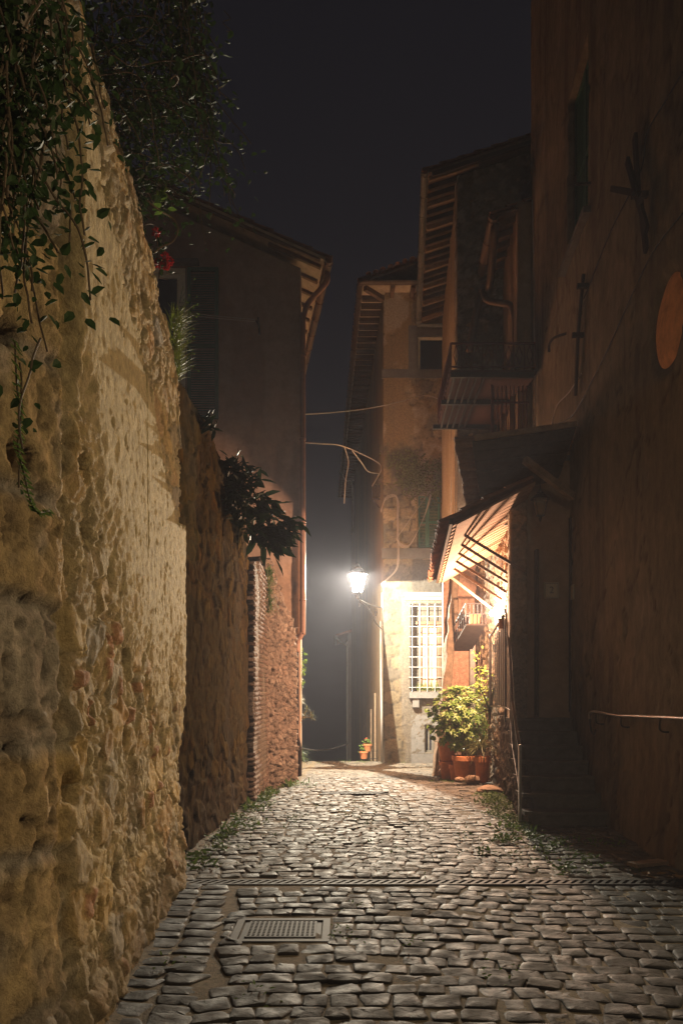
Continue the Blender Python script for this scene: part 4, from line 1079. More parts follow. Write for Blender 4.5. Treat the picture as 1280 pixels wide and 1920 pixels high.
tie('straight upright iron wall tie below the shuttered window of the brown house', [(at(1101, 514, .06), at(1093, 630, .08), .075), (at(1093, 630, .08), at(1086, 742, .06), .085)], [at(1094, 628), at(1104, 536)])

# level handrail on the wall by the steps
hr = thing('handrail', 'thin bright metal handrail fixed to the brown wall beside the dark steps', 'handrail', onD(9.2, 1.42))
MB().tube(smoothpath([onD(10.72, 1.33, .11), onD(10.74, 1.40, .11), onD(10.6, 1.425, .11), onD(10.2, 1.425, .11), onD(9.4, 1.40, .11), onD(9.0, 1.405, .11), onD(7.5, 1.42, .11), onD(6.9, 1.42, .11)], 5), .017, 8).build('rail', M['steel'], hr, smooth=True)
MB().tube(smoothpath([onD(10.72, 1.33, .11), onD(10.73, 1.2, .10), onD(10.62, 1.12, .09), onD(10.5, 1.2, .09)], 5), .013, 6).build('scroll_end', M['iron'], hr)
for y in (10.4, 9.25, 7.9): MB().tube(smoothpath([onD(y, 1.40, .11), onD(y, 1.30, .11), onD(y + .02, 1.27, .06), onD(y + .02, 1.27, .0)], 4), .010, 6).build('wall_bracket', M['iron'], hr)

# ================================================================== recessed entrance front with the steps
ent = thing('entrance_front', 'dark plastered entrance wall at the top of the steps, under the boarded canopy', 'house front', (3.2, 12.45, 1.3))
def entw(U, Z):
    n = fbm(U * 1.5, Z * 1.2, 4, 601); h = .03 * (n - .5) + .012 * fbm(U * 9, Z * 6, 3, 603)
    c = mixc(np.array([.24, .16, .105]), np.array([.31, .22, .15]), n)
    c = mixc(c, np.array([.33, .27, .20]), ss(.55, .6, fbm(U * 3, Z * 1.2, 4, 607)) * ss(.22, .1, U) * .8); return h, c
relief((2.86, 12.44), (3.56, 12.44), -.2, 5.3, .03, entw, -1, .3).build('wall', M['plasterattr'], ent, smooth=True)
def pilw(U, Z):
    return rubble(640, .2, .16, .05, [(.26, .20, .14), (.22, .17, .12), (.30, .23, .16)], (.24, .19, .14))(U, Z)
relief((2.62, 12.36), (2.86, 12.36), 1.0, 5.2, .03, pilw, -1, .28).build('stone_jamb', M['wallattr'], ent, smooth=True)
MB().box((2.99, 12.30, 1.32), (3.03, 12.43, 3.9)).build('door_post', M['wooddark'], ent)
MB().box((3.52, 12.32, 1.40), (3.56, 12.42, 4.4)).build('corner_post', M['wooddark'], ent)

# house number tile
nt_ = thing('house_number', 'pale square tile with the number 2 on the dark entrance wall', 'house number', P(1033, 1107, 12.38))
c = P(1033, 1107, 12.38)
MB().box(c + V(-.112, -.012, -.122), c + V(.112, .02, .122)).build('plaque', M['tile2'], nt_)
bd = MB()
for a, b in (((-.10, -.11), (.10, -.104)), ((-.10, .104), (.10, .11)), ((-.10, -.104), (-.094, .104)), ((.094, -.104), (.10, .104))): bd.box(c + V(a[0], -.0155, a[1]), c + V(b[0], -.0125, b[1]))
for s1 in (-1, 1):
    for k in range(3): bd.lathe(c + V(s1 * .075, -.0155, -.06 + .06 * k), [(.008, 0), (.008, .003)], 8)
bd.build('border', M['ink'], nt_)
def text(s_, size, loc, rot, m, parent, ext=.002):
    cu = bpy.data.curves.new('numeral', 'FONT'); cu.body = s_; cu.size = size; cu.align_x = 'CENTER'; cu.align_y = 'CENTER'; cu.extrude = ext
    o = bpy.data.objects.new('tmp', cu); C.objects.link(o)
    me = bpy.data.meshes.new_from_object(o.evaluated_get(bpy.context.evaluated_depsgraph_get()))
    bpy.data.objects.remove(o); me.materials.clear(); me.materials.append(m)
    o2 = bpy.data.objects.new('numeral', me); C.objects.link(o2); o2.parent = parent; o2.location = Vector(loc) - org(parent); o2.rotation_euler = rot
    return o2
text('2', .15, c + V(0, -.0165, .0), (math.pi / 2, 0, 0), M['ink'], nt_)
sp = at(1073, 1112, .02)
pq = MB().obox(onD(sp[0] - .10, sp[1] - .10, .0), dD * .16, nD * .02, (0, 0, .22)); tag(pq.build('wall_plaque', M['tile2'], loc=onD(sp[0], sp[1])), 'small narrow pale plaque on the brown wall right of the number tile', 'plaque')

# steps
stp = thing('stone_steps', 'flight of seven worn stone steps rising in the dark beside the brown wall', 'steps', (3.0, 10.5, 0))
ys = [10.02, 10.36, 10.70, 11.04, 11.36, 11.70, 12.04]; rise = .187
def xr(y): return 2.42 + (y - 10.9) * .13
for i, y in enumerate(ys):
    z = (i + 1) * rise; y2 = 12.43 if i == 6 else ys[i + 1] + .05
    xl0 = xr(y) + .03
    mb = MB(); mb.hexa([(xl0, y, z - rise - (.15 if i == 0 else .02)), (xD(y) - .06, y, z - rise - (.15 if i == 0 else .02)), (xD(y2) - .06, y2, z - rise - .02), (xl0, y2, z - rise - .02), (xl0, y, z - .045), (xD(y) - .06, y, z - .045), (xD(y2) - .06, y2, z - .045), (xl0, y2, z - .045)])
    o = mb.build('riser', M['stonestep'], stp)
    tb = MB(); nn = 24
    for a in range(nn):
        xa = xl0 - .05 + (xD(y) - xl0 - .02) * a / nn; xb = xl0 - .05 + (xD(y) - xl0 - .02) * (a + 1) / nn
        def wob(x): return .012 * math.sin(x * 9 + i * 2) + .008 * math.sin(x * 23 + i)
        sag_ = lambda x: -.012 * math.exp(-((x - 2.95) / .3) ** 2) + .004 * math.sin(x * 17 + i)
        tb.add([(xa, y - .04 + wob(xa), z - .045), (xb, y - .04 + wob(xb), z - .045), (xb, y2, z - .045), (xa, y2, z - .045), (xa, y - .035 + wob(xa), z + sag_(xa)), (xb, y - .035 + wob(xb), z + sag_(xb)), (xb, y2, z + sag_(xb) * .3), (xa, y2, z + sag_(xa) * .3)], [(3, 2, 1, 0), (4, 5, 6, 7), (0, 1, 5, 4), (2, 3, 7, 6)] + ([(3, 0, 4, 7)] if a == 0 else []) + ([(1, 2, 6, 5)] if a == nn - 1 else []))
    tb.build('tread', M['stonestep'], stp)
# side wall of the steps
def swall(U, Z):
    h, c = rubble(620, .22, .15, .05, [(.09, .07, .05), (.075, .06, .045), (.10, .08, .06)], (.08, .065, .05))(U, Z); return h, c
sw = relief((xr(10.3), 10.3), (xr(14.6), 14.6), -.3, 1.5, .035, swall, 1, .12, topfn=lambda U: np.interp(U, [0, .3, .64, 1.0, 1.4, 1.8, 2.1, 4.4], [.30, .42, .62, .80, .98, 1.18, 1.3, 1.3]))
sw.build('side_wall', M['wallattr'], stp, smooth=True)
MB().hexa([(xr(12.4) + .06, 12.44, -.2), (2.86, 12.44, -.2), (2.92, 14.55, -.2), (2.90, 14.55, -.2), (xr(12.4) + .06, 12.44, 1.30), (2.86, 12.44, 1.30), (2.92, 14.55, 1.30), (2.90, 14.55, 1.30)]).build('landing', M['stonestep'], stp)

# railing of the steps
ra = thing('stair_railing', 'dark iron stair railing with upright bars and a perforated sheet behind the steps', 'railing', (2.5, 11.5, 0))
def pr(y, z): return Vector((float(np.interp(y, [10.1, 11.3, 12.1, 13.15, 14.9], [2.25, 2.41, 2.55, 2.69, 2.76])), y, z))
top = [(10.1, .92), (11.3, 1.55), (12.1, 2.20), (13.15, 3.02)]
low = [(10.1, .42), (11.3, .95), (12.1, 1.42), (13.15, 1.46)]
tb = MB()
for (a, b) in zip(top[:-1], top[1:]): tb.bar(pr(*a), pr(*b), .035, .03)
tb.bar(pr(13.15, 3.02), pr(14.9, 2.74), .035, .03); tb.build('top_rail', M['iron'], ra)
lb = MB()
for (a, b) in zip(low[:-1], low[1:]): lb.bar(pr(*a), pr(*b), .025, .02)
lb.bar(pr(13.15, 1.46), pr(14.9, 1.46), .025, .02); lb.build('bottom_rail', M['iron'], ra)
for y, z0_, z1_ in ((10.1, -.02, 1.02), (11.9, .9, 2.04), (13.15, 1.2, 3.08), (14.9, 1.2, 2.80)): MB().bar(pr(y, z0_), pr(y, z1_), .035).build('post', M['steel' if y < 11 else 'iron'], ra)
for i in range(21):
    y = 10.25 + i * .225
    zt = np.interp(y, [10.1, 11.3, 12.1, 13.15, 14.9], [.92, 1.55, 2.20, 3.02, 2.74]); zl = np.interp(y, [10.1, 11.3, 12.1, 13.15, 14.9], [.42, .95, 1.42, 1.46, 1.46])
    MB().bar(pr(y, zl), pr(y, zt), .012 if i % 4 else .018).build('bar', M['iron'], ra)
pf = MB(); pv_ = []
for y in np.linspace(10.2, 14.6, 12):
    zt = float(np.interp(y, [10.1, 11.3, 12.1, 13.15, 14.9], [.92, 1.55, 2.20, 3.02, 2.74])) - .04; zl = float(np.interp(y, [10.1, 11.3, 12.1, 13.15, 14.9], [.42, .95, 1.42, 1.46, 1.46])) + .03
    pv_ += [pr(y, zl) + V(.03, 0, 0), pr(y, zt) + V(.03, 0, 0)]
pf.add(pv_, [(2 * i, 2 * i + 2, 2 * i + 3, 2 * i + 1) for i in range(11)])
pf.build('perforated_sheet', M['perf'], ra)

# ================================================================== canopies
cp = thing('boarded_canopy', 'dark boarded canopy with tiled edge and a slanting wooden strut above the entrance', 'canopy', P(1000, 880, 12))
a_, b_, c_, d_ = P(884, 826, 11.1), P(1078, 800, 11.6), P(1015, 985, 13.3), P(905, 972, 13.3)
# boards on the underside
for i in range(9):
    t0 = i / 9 + .004; t1 = (i + 1) / 9 - .004; dz = R.uniform(-.01, .01)
    m_ = slab(a_.lerp(d_, t0) + V(0, 0, dz), b_.lerp(c_, t0) + V(0, 0, dz), b_.lerp(c_, t1) + V(0, 0, dz), a_.lerp(d_, t1) + V(0, 0, dz), .03)
    m_.build('board', M['wooddark'], cp)
nb = ((b_ - a_).cross(d_ - a_)).normalized()
if nb.z < 0: nb = -nb
co = coppi(b_ + nb * .06, (d_ - a_) / 10.5, (a_ - b_), 10, (a_ - b_).length + .18, r=.095, tl=.4); co.build('roof_tiles', M['tilepale'], cp)
MB().bar(a_ + V(.05, -.02, .03), b_ + V(0, -.02, .03), .07, .07).build('front_beam', M['woodlight'], cp)
MB().bar(P(983, 862, 11.6), P(1074, 932, 12.0), .085, .10).build('strut', M['woodlight'], cp)
MB().bar(P(950, 968, 12.9), P(1000, 1005, 13.0), .06, .07).build('strut', M['wooddark'], cp)
MB().bar(d_ + V(0, 0, -.03), c_ + V(0, 0, -.03), .07, .08).build('rear_beam', M['wooddark'], cp)

pt = thing('tiled_canopy', 'long tiled lean-to canopy glowing orange above the wall lamp', 'canopy', (2.4, 15, 4.3))
o0 = V(1.61, 11.6, 4.15); o1 = V(1.88, 15.55, 3.87); w0 = V(2.80, 11.6, 4.75); w1 = V(2.96, 15.55, 4.45)
dr_ = (o1 - o0).normalized()
slab(o0 + V(.05, 0, -.0), o1 + V(.05, 0, 0), w1, w0, .03).build('tile_boards', M['tilepale'], pt)
ncp = 24; upn = V(0, 0, .05)
und = MB()
nr = 20
for i in range(nr):
    p = o0.lerp(o1, (i + .5) / nr); q = w0.lerp(w1, (i + .5) / nr)
    for k in range(3):
        t0 = k / 3; t1 = (k + 1) / 3 - .008
        a = p.lerp(q, min(1, t1)); b = p.lerp(q, t0)
        und.bar(a - V(0, 0, .024), b - V(0, 0, .024), (o1 - o0).length / nr * R.uniform(.965, .985), .018 + R.uniform(0, .005), up=upn.normalized())
und.build('underside_tiles', M['tilepale'], pt)
coppi(w0 + V(0, 0, .07), (o1 - o0) / 19, (o0 - w0), 19, (w0 - o0).length + .14, r=.095, tl=.4).build('roof_tiles', M['tile'], pt)
MB().bar(o0 + V(-.02, 0, .02), o1 + V(-.02, 0, .02), .05, .09).build('edge_board', M['wooddark'], pt)
for py_, (t, wz) in zip(range(6), ((.24, 3.55), (.38, 3.5), (.52, 3.5), (.66, 3.45), (.80, 3.4), (.985, 3.25))):
    p = o0.lerp(o1, t).lerp(w0.lerp(w1, t), .22) - V(0, 0, .05); q = V(w0.lerp(w1, t).x - .02, w0.lerp(w1, t).y - .25, wz)
    MB().bar(p, q, .035, .045).build('strut', M['wood'] if t < .95 else M['woodlight'], pt)
for t in ():
    p = o0.lerp(o1, t) + V(.12, 0, -.02); q = w0.lerp(w1, t) + V(0, 0, -.06); MB().bar(p + V(0, 0, -.03), q, .07, .06).build('rafter', M['wood'], pt)

# window planter shelf with an orange pot
ps = thing('window_shelf', 'iron basket shelf on the pink wall below the glowing canopy', 'shelf', (2.6, 17, 2.9))
s0, s1, s2, s3 = P(873, 1170, 16.5), P(910, 1170, 16.5), P(884, 1217, 17.9), P(846, 1217, 17.9)
slab(s0, s1, s2, s3, .03).build('base', M['wooddark'], ps)
bk_ = MB()
tp = V(0, 0, .42)
for a, b in ((s0, s1), (s0, s3)): bk_.bar(a + tp, b + tp, .022); bk_.bar(a + tp * .5, b + tp * .5, .014)
for i in range(9): p = s0.lerp(s3, i / 8); bk_.bar(p, p + tp + V(-.03, 0, 0), .012)
for i in range(6): p = s0.lerp(s1, i / 5); bk_.bar(p, p + tp, .012)
bk_.build('basket_rail', M['iron'], ps)
pc = (s0 + s1) / 2 + V(.0, .22, .02)
op = MB()
def taperbox(mb, c, w, l, h, k=1.15):
    c = Vector(c)
    q = [c + V(-w / 2, -l / 2, 0), c + V(w / 2, -l / 2, 0), c + V(w / 2, l / 2, 0), c + V(-w / 2, l / 2, 0)]
    q2 = [c + V(-w / 2 * k, -l / 2 * k, h), c + V(w / 2 * k, -l / 2 * k, h), c + V(w / 2 * k, l / 2 * k, h), c + V(-w / 2 * k, l / 2 * k, h)]
    mb.hexa(q + q2); mb.box(c + V(-w / 2 * k - .012, -l / 2 * k - .012, h - .045), c + V(w / 2 * k + .012, l / 2 * k + .012, h + .004)); return mb
taperbox(op, pc, .20, .18, .19); tag(op.build('flower_pot', M['orangepot'], loc=pc), 'square orange plastic pot standing on the iron basket shelf', 'pot')

# ================================================================== street furniture in the paving
mh = thing('drain_cover', 'square cast iron drain cover with rows of slots set in the cobbles at lower left', 'drain cover', ((MAN[0] + MAN[1]) / 2, (MAN[2] + MAN[3]) / 2, 0))
x0, x1, y0, y1 = MAN
fb = MB()
for a, b in (((x0, y0, -.05), (x0 + .05, y1, .012)), ((x1 - .05, y0, -.05), (x1, y1, .012)), ((x0 + .05, y0, -.05), (x1 - .05, y0 + .05, .012)), ((x0 + .05, y1 - .05, -.05), (x1 - .05, y1, .012))): fb.box(a, b)
fb.build('frame', M['grate'], mh)
pb = MB(); pb.box((x0 + .06, y0 + .06, -.05), (x1 - .06, y1 - .06, .002))
nx = 14; ny = 10; ax0 = x0 + .10; ax1 = x1 - .10; ay0 = y0 + .09; ay1 = y1 - .09
for i in range(nx + 1):
    x = ax0 + (ax1 - ax0) * i / nx; pb.box((x - .007, ay0, .0022), (x + .007, ay1, .016))
for j in range(ny + 1):
    y = ay0 + (ay1 - ay0) * j / ny; pb.box((ax0, y - .007, .0022), (ax1, y + .007, .0148))
pb.build('slotted_plate', M['grate'], mh)
def channel(label, r, pitch):
    t = thing('drain_channel', label, 'drain', ((r[0] + r[1]) / 2, (r[2] + r[3]) / 2, 0), 'slotted drain channels across the street')
    z = gz((r[2] + r[3]) / 2)
    f = MB(); f.box((r[0], r[2], z - .1), (r[1], r[2] + .022, z + .006)); f.box((r[0], r[3] - .022, z - .1), (r[1], r[3], z + .006)); f.build('frame', M['grate'], t)
    g = MB(); x = r[0] + .02; sk = .5 * (r[3] - r[2])
    while x < r[1] - sk - .03:
        g.hexa([(x, r[2] + .022, z - .02), (x + pitch * .5, r[2] + .022, z - .02), (x + pitch * .5 + sk, r[3] - .022, z - .02), (x + sk, r[3] - .022, z - .02), (x, r[2] + .022, z + .004), (x + pitch * .5, r[2] + .022, z + .004), (x + pitch * .5 + sk, r[3] - .022, z + .004), (x + sk, r[3] - .022, z + .004)]); x += pitch
    g.build('grating', M['grate'], t)
channel('long slotted drain channel right across the street in front of the steps', DR1, .075)
channel('short slotted drain grate in the middle of the bright cobbles further up', DR2, .085)
# bits lying at the foot of the brown wall
pk = MB().obox((2.75, 7.45, .02), (.36, .16, .0), (-.05, .13, 0), (0, 0, .035)); tag(pk.build('loose_plank', M['woodlight'], loc=(2.75, 7.4, .02)), 'short loose plank lying at the foot of the brown wall', 'plank')
lf = MB()
for k in range(14):
    lf.leaf((2.62 + R.uniform(0, .42), 7.0 + R.uniform(0, .18), .03), (R.uniform(-1, 1), R.uniform(-1, 1), .15), (0, 0, 1), .11, .08)
tag(lf.build('fallen_leaves', M['dryleaf'], loc=(2.8, 7.1, 0)), 'pile of dry brown fallen leaves by the loose plank', 'leaves')
st_ = MB()
def rock(c, r, seed, mb=None):
    mb = mb or MB(); b = len(mb.v); rr = random.Random(seed); nu = 12; nv = 8
    for j in range(nv + 1):
        for k in range(nu):
            th = math.pi * j / nv; ph = 2 * math.pi * k / nu
            d = Vector((math.sin(th) * math.cos(ph), math.sin(th) * math.sin(ph), math.cos(th)))
            n = 1 + .35 * (float(fbm(np.array([d.x * 1.6 + seed]), np.array([d.y * 1.6 + d.z * 1.9]), 3, seed)[0]) - .5)
            mb.v.append(tuple(Vector(c) + Vector((d.x * r[0], d.y * r[1], d.z * r[2])) * n))
    for j in range(nv):
        for k in range(nu): mb.f.append((b + j * nu + k, b + (j + 1) * nu + k, b + (j + 1) * nu + (k + 1) % nu, b + j * nu + (k + 1) % nu))
    return mb
M['rock'] = mat('rough_stone', (.26, .17, .11), var=.4, vs=10, bump=.6, bs=30, bd=.02)
for i, (x, y, r, lab) in enumerate(((2.50, 15.3, (.16, .13, .10), 'rough stone block leaning by the spiky plant'), (2.18, 17.1, (.13, .12, .12), 'reddish stone lump at the foot of the buttress by the stacked pots'), (2.47, 13.4, (.22, .20, .09), 'flat dark stone slab at the foot of the stair wall'), (2.34, 15.75, (.12, .10, .06), 'small stone under the round flower pot'))):
    tag(rock((x, y, gz(y) + r[2] * .7), r, 5 + i).build('loose_stone', M['rock'], loc=(x, y, gz(y))), lab, 'stone')
# ================================================================== plants
def plant_root(name, label, loc, cat='plant', group=None): return thing(name, label, cat, loc, group)
def strand(a, L, dirn, seg=9, wig=.06, rng=R):
    p = Vector(a); d = Vector(dirn).normalized(); out = [p.copy()]
    for i in range(seg):
        d = (d + Vector((rng.gauss(0, wig), rng.gauss(0, wig), -.16 + rng.gauss(0, wig)))).normalized()
        p = p + d * (L / seg); out.append(p.copy())
    return out

def ivy(label, anchors, n, Lr, leafL, leafW, m, loc, spread=.035, density=15, dirn=(.3, 0, -1), stem_r=.0035, wig=.16):
    t = plant_root('hanging_ivy', label, loc, 'ivy')
    st = MB(); lf = MB()
    for _ in range(n):
        a = Vector(R.choice(anchors)) + V(R.gauss(0, .07), R.gauss(0, .12), R.gauss(0, .08))
        L = R.uniform(*Lr); s_ = strand(a, L, Vector(dirn) + V(R.gauss(0, .3), R.gauss(0, .3), R.gauss(0, .2)), wig=wig)
        s_ = smoothpath(s_, 2)
        (MB().tube(s_, stem_r, 5).build('stem', M['stem'], t) if n < 12 else st.tube(s_, stem_r, 5))
        for k in range(int(L * density)):
            q = R.choice(s_) + V(R.gauss(0, spread), R.gauss(0, spread), R.gauss(0, spread)); kk = R.uniform(.6, 1.25)
            lf.leaf(q, (R.uniform(-1, 1), R.uniform(-1, .6), R.uniform(-1.2, .3)), (R.uniform(0, 1), R.uniform(-1, 0), R.uniform(0, 1)), leafL * kk, leafW * kk)
    lf.build('foliage', M[m], t)
    if st.v: st.build('stems', M['stem'], t)
    return t
# near top left, over the wall face
def onW(px, py, out=.1):
    k = (px - 640) / FOC; d = -.9313 / (k + .076); return Vector((k * d + out, d, EYE + (HOR - py) / FOC * d))
anc = [onW(px - 78, py, .12) for px, py in ((5, 0), (20, 30), (10, 120), (30, 10), (5, 200), (15, 170), (38, 60), (8, 270), (20, 230), (60, 0), (80, -30), (100, -60), (10, 330))]
ivy('dense dark ivy hanging over the big tuff blocks in the top left corner', anc, 105, (.15, .45), .042, .026, 'leafdark', anc[0], density=60, spread=.05, dirn=(.05, .1, -.9))
anc = [onW(px - 62, py, .10) for px, py in ((5, 480), (15, 520), (60, 330), (90, 360), (40, 520), (110, 250), (20, 600))]
ivy('thin leafy ivy trails crossing the tuff blocks on the left below the dense ivy', anc, 9, (.15, .42), .042, .028, 'leafdark', anc[0], density=20, spread=.03, dirn=(.05, .5, -.7))
tr1 = plant_root('ivy_trail', 'single long ivy trail of round leaves hanging lowest on the left stone wall', onW(15, 700, .13), 'ivy')
pth = smoothpath([onW(px - 62, py, .13) for px, py in ((10, 640), (14, 720), (22, 790), (16, 840), (30, 890), (44, 940), (60, 960), (85, 958))], 5)
MB().tube(pth, .003, 5).build('stem', M['stem'], tr1)
lf = MB()
for i, p in enumerate(pth):
    for s_ in (-1, 1):
        lf.leaf(p, (.2, s_ * 1., R.uniform(-.4, .2)), (.6, -.6, .6), R.uniform(.035, .05), R.uniform(.028, .036))
lf.build('foliage', M['leaf'], tr1)
# curtain of vines overhanging the top of the wall
anc = []
for k in range(60):
    y = R.uniform(4.3, 6.2); anc.append(V(R.uniform(-1.35, -.95) - .02 * (y - 4), y, R.uniform(5.75, 7.2)))
ivy('dark curtain of vines overhanging the wall top against the night sky', anc, 150, (.3, .85), .05, .036, 'leafdark', (-1.3, 5, 5.1), density=32, spread=.07, dirn=(.12, 0, -1), wig=.13)
anc = [V(-1.62 + R.uniform(-.25, .25), R.uniform(4.4, 6.2), R.uniform(5.1, 5.6)) for _ in range(30)]
ivy('thick dark shrub spreading along the top of the left wall', anc, 110, (.3, .8), .05, .036, 'leafdark', (-1.5, 5, 5.0), density=40, spread=.09, dirn=(.4, 0, .5), wig=.25)
def vine(label, pts, r=.004, m='stem', leaves=(), lm='leaf', L=.07):
    t = plant_root('vine', label, pts[0], 'vine'); s_ = smoothpath(pts, 6)
    MB().tube(s_, r, 6).build('stem', M[m], t)
    if leaves:
        lf = MB()
        for q in leaves:
            for k in range(3): lf.leaf(Vector(q) + V(R.gauss(0, .02), 0, R.gauss(0, .02)), (R.uniform(-1, 1), R.uniform(-.6, .2), R.uniform(-.5, 1)), (0, -1, .3), L, L * .7)
        lf.build('foliage', M[lm], t)
d = 5.6
vine('long bare vine tendril looping down against the sky', [P(398, 130, d), P(400, 200, d), P(392, 270, d), P(372, 335, d), P(352, 345, d), P(330, 325, d), P(315, 312, d), P(290, 318, d)], .0035)
vine('curly vine tip hanging into the sky beside the overhanging vines', [P(420, 20, d), P(432, 35, d), P(418, 42, d), P(436, 60, d), P(425, 58, d)], .003)
vine('vine with bright leaves leaning out over the pink house gable', [P(275, 375, 5.7), P(300, 395, 5.8), P(325, 410, 5.9), P(334, 430, 5.9), P(325, 452, 5.9), P(305, 462, 5.9), P(290, 474, 5.9)], .006, 'woodlight', [P(304, 365, 5.8), P(296, 380, 5.8), P(308, 390, 5.8), P(302, 376, 5.8)])
def bush(name, label, loc, pts, n, L, W, m, spread, out=(0, -.2, .2), stems=6, cat='shrub', sr=.006):
    t = plant_root(name, label, loc, cat)
    lf = scatter_leaves(MB(), pts, n, L, W, spread, out); lf.build('foliage', M[m], t)
    st = MB()
    for k in range(stems):
        q = Vector(R.choice(pts)) + V(R.gauss(0, spread), R.gauss(0, spread), R.gauss(0, spread))
        st.tube(smoothpath([Vector(loc) + V(R.gauss(0, .03), R.gauss(0, .03), 0), Vector(loc).lerp(q, .5) + V(R.gauss(0, .03), 0, .05), q], 4), [sr] * 9, 5)
    st.build('stems', M['stem'], t); return t
# red geraniums at the wall top
ge = plant_root('geranium', 'red geranium blossoms at the wall top in front of the pink house window', P(310, 485, 6.35), 'flower')
for c in (P(293, 436, 6.2), P(310, 482, 6.35), P(317, 490, 6.35), P(297, 494, 6.3), P(312, 497, 6.3)):
    fl = MB()
    for k in range(30):
        dv = V(R.gauss(0, 1), R.gauss(0, 1), R.gauss(0, 1)).normalized(); fl.leaf(Vector(c) + dv * .016, dv + V(0, 0, .3), (R.gauss(0, 1), -1, .3), .027, .022)
    fl.build('blossom', M['flower'], ge)
scatter_leaves(MB(), [P(300, 465, 6.35), P(305, 500, 6.35), P(290, 480, 6.35)], 36, .05, .045, .03).build('foliage', M['leafdark'], ge)
for c in (P(293, 436, 6.2), P(312, 488, 6.35), P(297, 494, 6.3)): MB().tube(smoothpath([P(298, 522, 6.33), P(300, 505, 6.34), c], 4), .004, 5).build('stem', M['stem'], ge)
# yellow-green tuft
tf = plant_root('grass_tuft', 'bright yellow green feathery tuft growing from the crest of the left wall', P(335, 700, 7.05), 'plant')
b_ = MB()
for k in range(420):
    base = P(330 + R.uniform(-9, 9), R.uniform(590, 715), 7.05 + R.uniform(-.1, .1)); b_.blade(base, (R.uniform(-.2, 1.2), R.uniform(-.7, .5), R.uniform(.1, 1)), R.uniform(.07, .20), .007, R.uniform(.0, .9))
b_.build('foliage', M['leafyellow'], tf)
sm = MB()
for k in range(40):
    base = P(336, R.uniform(560, 700), 7.05); tip = base + V(R.uniform(.02, .17), R.uniform(-.1, .1), R.uniform(-.02, .16)); sm.tube([base, tip], .0018, 4)
    for j in range(3): sm.leaf(tip, (R.gauss(0, 1), R.gauss(0, 1), R.gauss(0, 1)), (0, -1, 0), .016, .01)
sm.build('seed_stems', M['grass'], tf)
# evergreens on the dark wall
bush('evergreen_shrub', 'small dark evergreen sprig on the wall top against the lit pink wall', P(385, 800, 9.0), [P(388, 785, 9), P(392, 800, 9), P(396, 792, 8.9)], 42, .12, .045, 'leafdeep', .035, stems=1)
bush('evergreen_shrub', 'dark evergreen shrub with long pointed leaves spilling over the dark rubble wall', P(428, 960, 10.5), [P(430, 890, 10.4), P(440, 920, 10.5), P(452, 900, 10.5), P(448, 950, 10.6), P(460, 975, 10.6), P(432, 940, 10.4), P(470, 905, 10.6), P(445, 880, 10.5), P(425, 905, 10.4)], 420, .18, .068, 'leafdeep', .085, stems=12)
bush('evergreen_shrub', 'big leaved dark shrub leaning out farthest from the wall beside the drainpipe', P(462, 1000, 11.6), [P(485, 960, 11.7), P(492, 990, 11.7), P(505, 1002, 11.7), P(520, 990, 11.7), P(530, 1000, 11.7), P(515, 1015, 11.7), P(480, 1000, 11.7), P(540, 985, 11.7), P(497, 940, 11.8), P(475, 950, 11.6)], 260, .26, .09, 'leafdeep', .075, out=(.5, -.2, -.2), stems=10)
fe = plant_root('fern', 'hanging green fern in the gap between the brick pier and the broken wall', P(503, 1110, 14.1), 'fern')
b_ = MB()
for k in range(260):
    base = P(R.uniform(496, 508), R.uniform(1070, 1150), 14.05 + R.uniform(-.06, .06)); b_.blade(base, (R.uniform(-.3, 1.), R.uniform(-1, 0), R.uniform(-.2, .9)), R.uniform(.12, .30), .014, R.uniform(1., 2.2))
b_.build('foliage', M['grass'], fe)
# plants growing from the side of the pink house
def tufty(label, c, n, L, w_, m, dr, name='wall_plant'):
    t = plant_root(name, label, c); b_ = MB()
    for k in range(n): b_.blade(Vector(c) + V(R.gauss(0, .03), R.gauss(0, .08), R.gauss(0, .06)), (R.uniform(.1, 1), R.uniform(-.8, .6), R.uniform(-.2, .9)), L * R.uniform(.6, 1.2), w_, dr)
    b_.build('foliage', M[m], t); return t
t = plant_root('wall_plant', 'bright hanging leafy plant highest beside the drainpipe on the pink house', P(563, 1220, 17.8)); scatter_leaves(MB(), [P(563, 1222, 17.8), P(566, 1240, 17.8), P(567, 1258, 17.8), P(563, 1275, 17.8)], 90, .075, .04, .045, (.3, 0, -.4)).build('foliage', M['leaf'], t)
tufty('strappy bright green plant below the hanging plant by the drainpipe', P(560, 1285, 17.8), 34, .17, .018, 'leaf', .8)
tufty('drooping olive plant lower beside the drainpipe', P(560, 1310, 17.8), 34, .20, .016, 'leafolive', 1.8)
t = plant_root('wall_plant', 'olive branch with narrow leaves reaching out farthest beside the drainpipe', P(556, 1352, 17.8))
tw = MB(); lf = MB()
for q in (P(575, 1330, 17.8), P(583, 1338, 17.8), P(570, 1342, 17.7), P(586, 1345, 17.8)):
    tw.tube(smoothpath([P(555, 1355, 17.8), P(566, 1347, 17.8), q], 4), .007, 5)
    for k in range(24):
        a = 2 * math.pi * R.random(); lf.blade(q, (math.cos(a), R.uniform(-.7, .7), math.sin(a) * .9), R.uniform(.07, .13), .014, .5)
lf.build('foliage', M['leafolive'], t); tw.build('stems', M['stem'], t)
tufty('bright grassy clump at the foot of the pink house corner', P(559, 1418, 17.8), 60, .30, .014, 'leaf', 1.2, 'grass_clump')

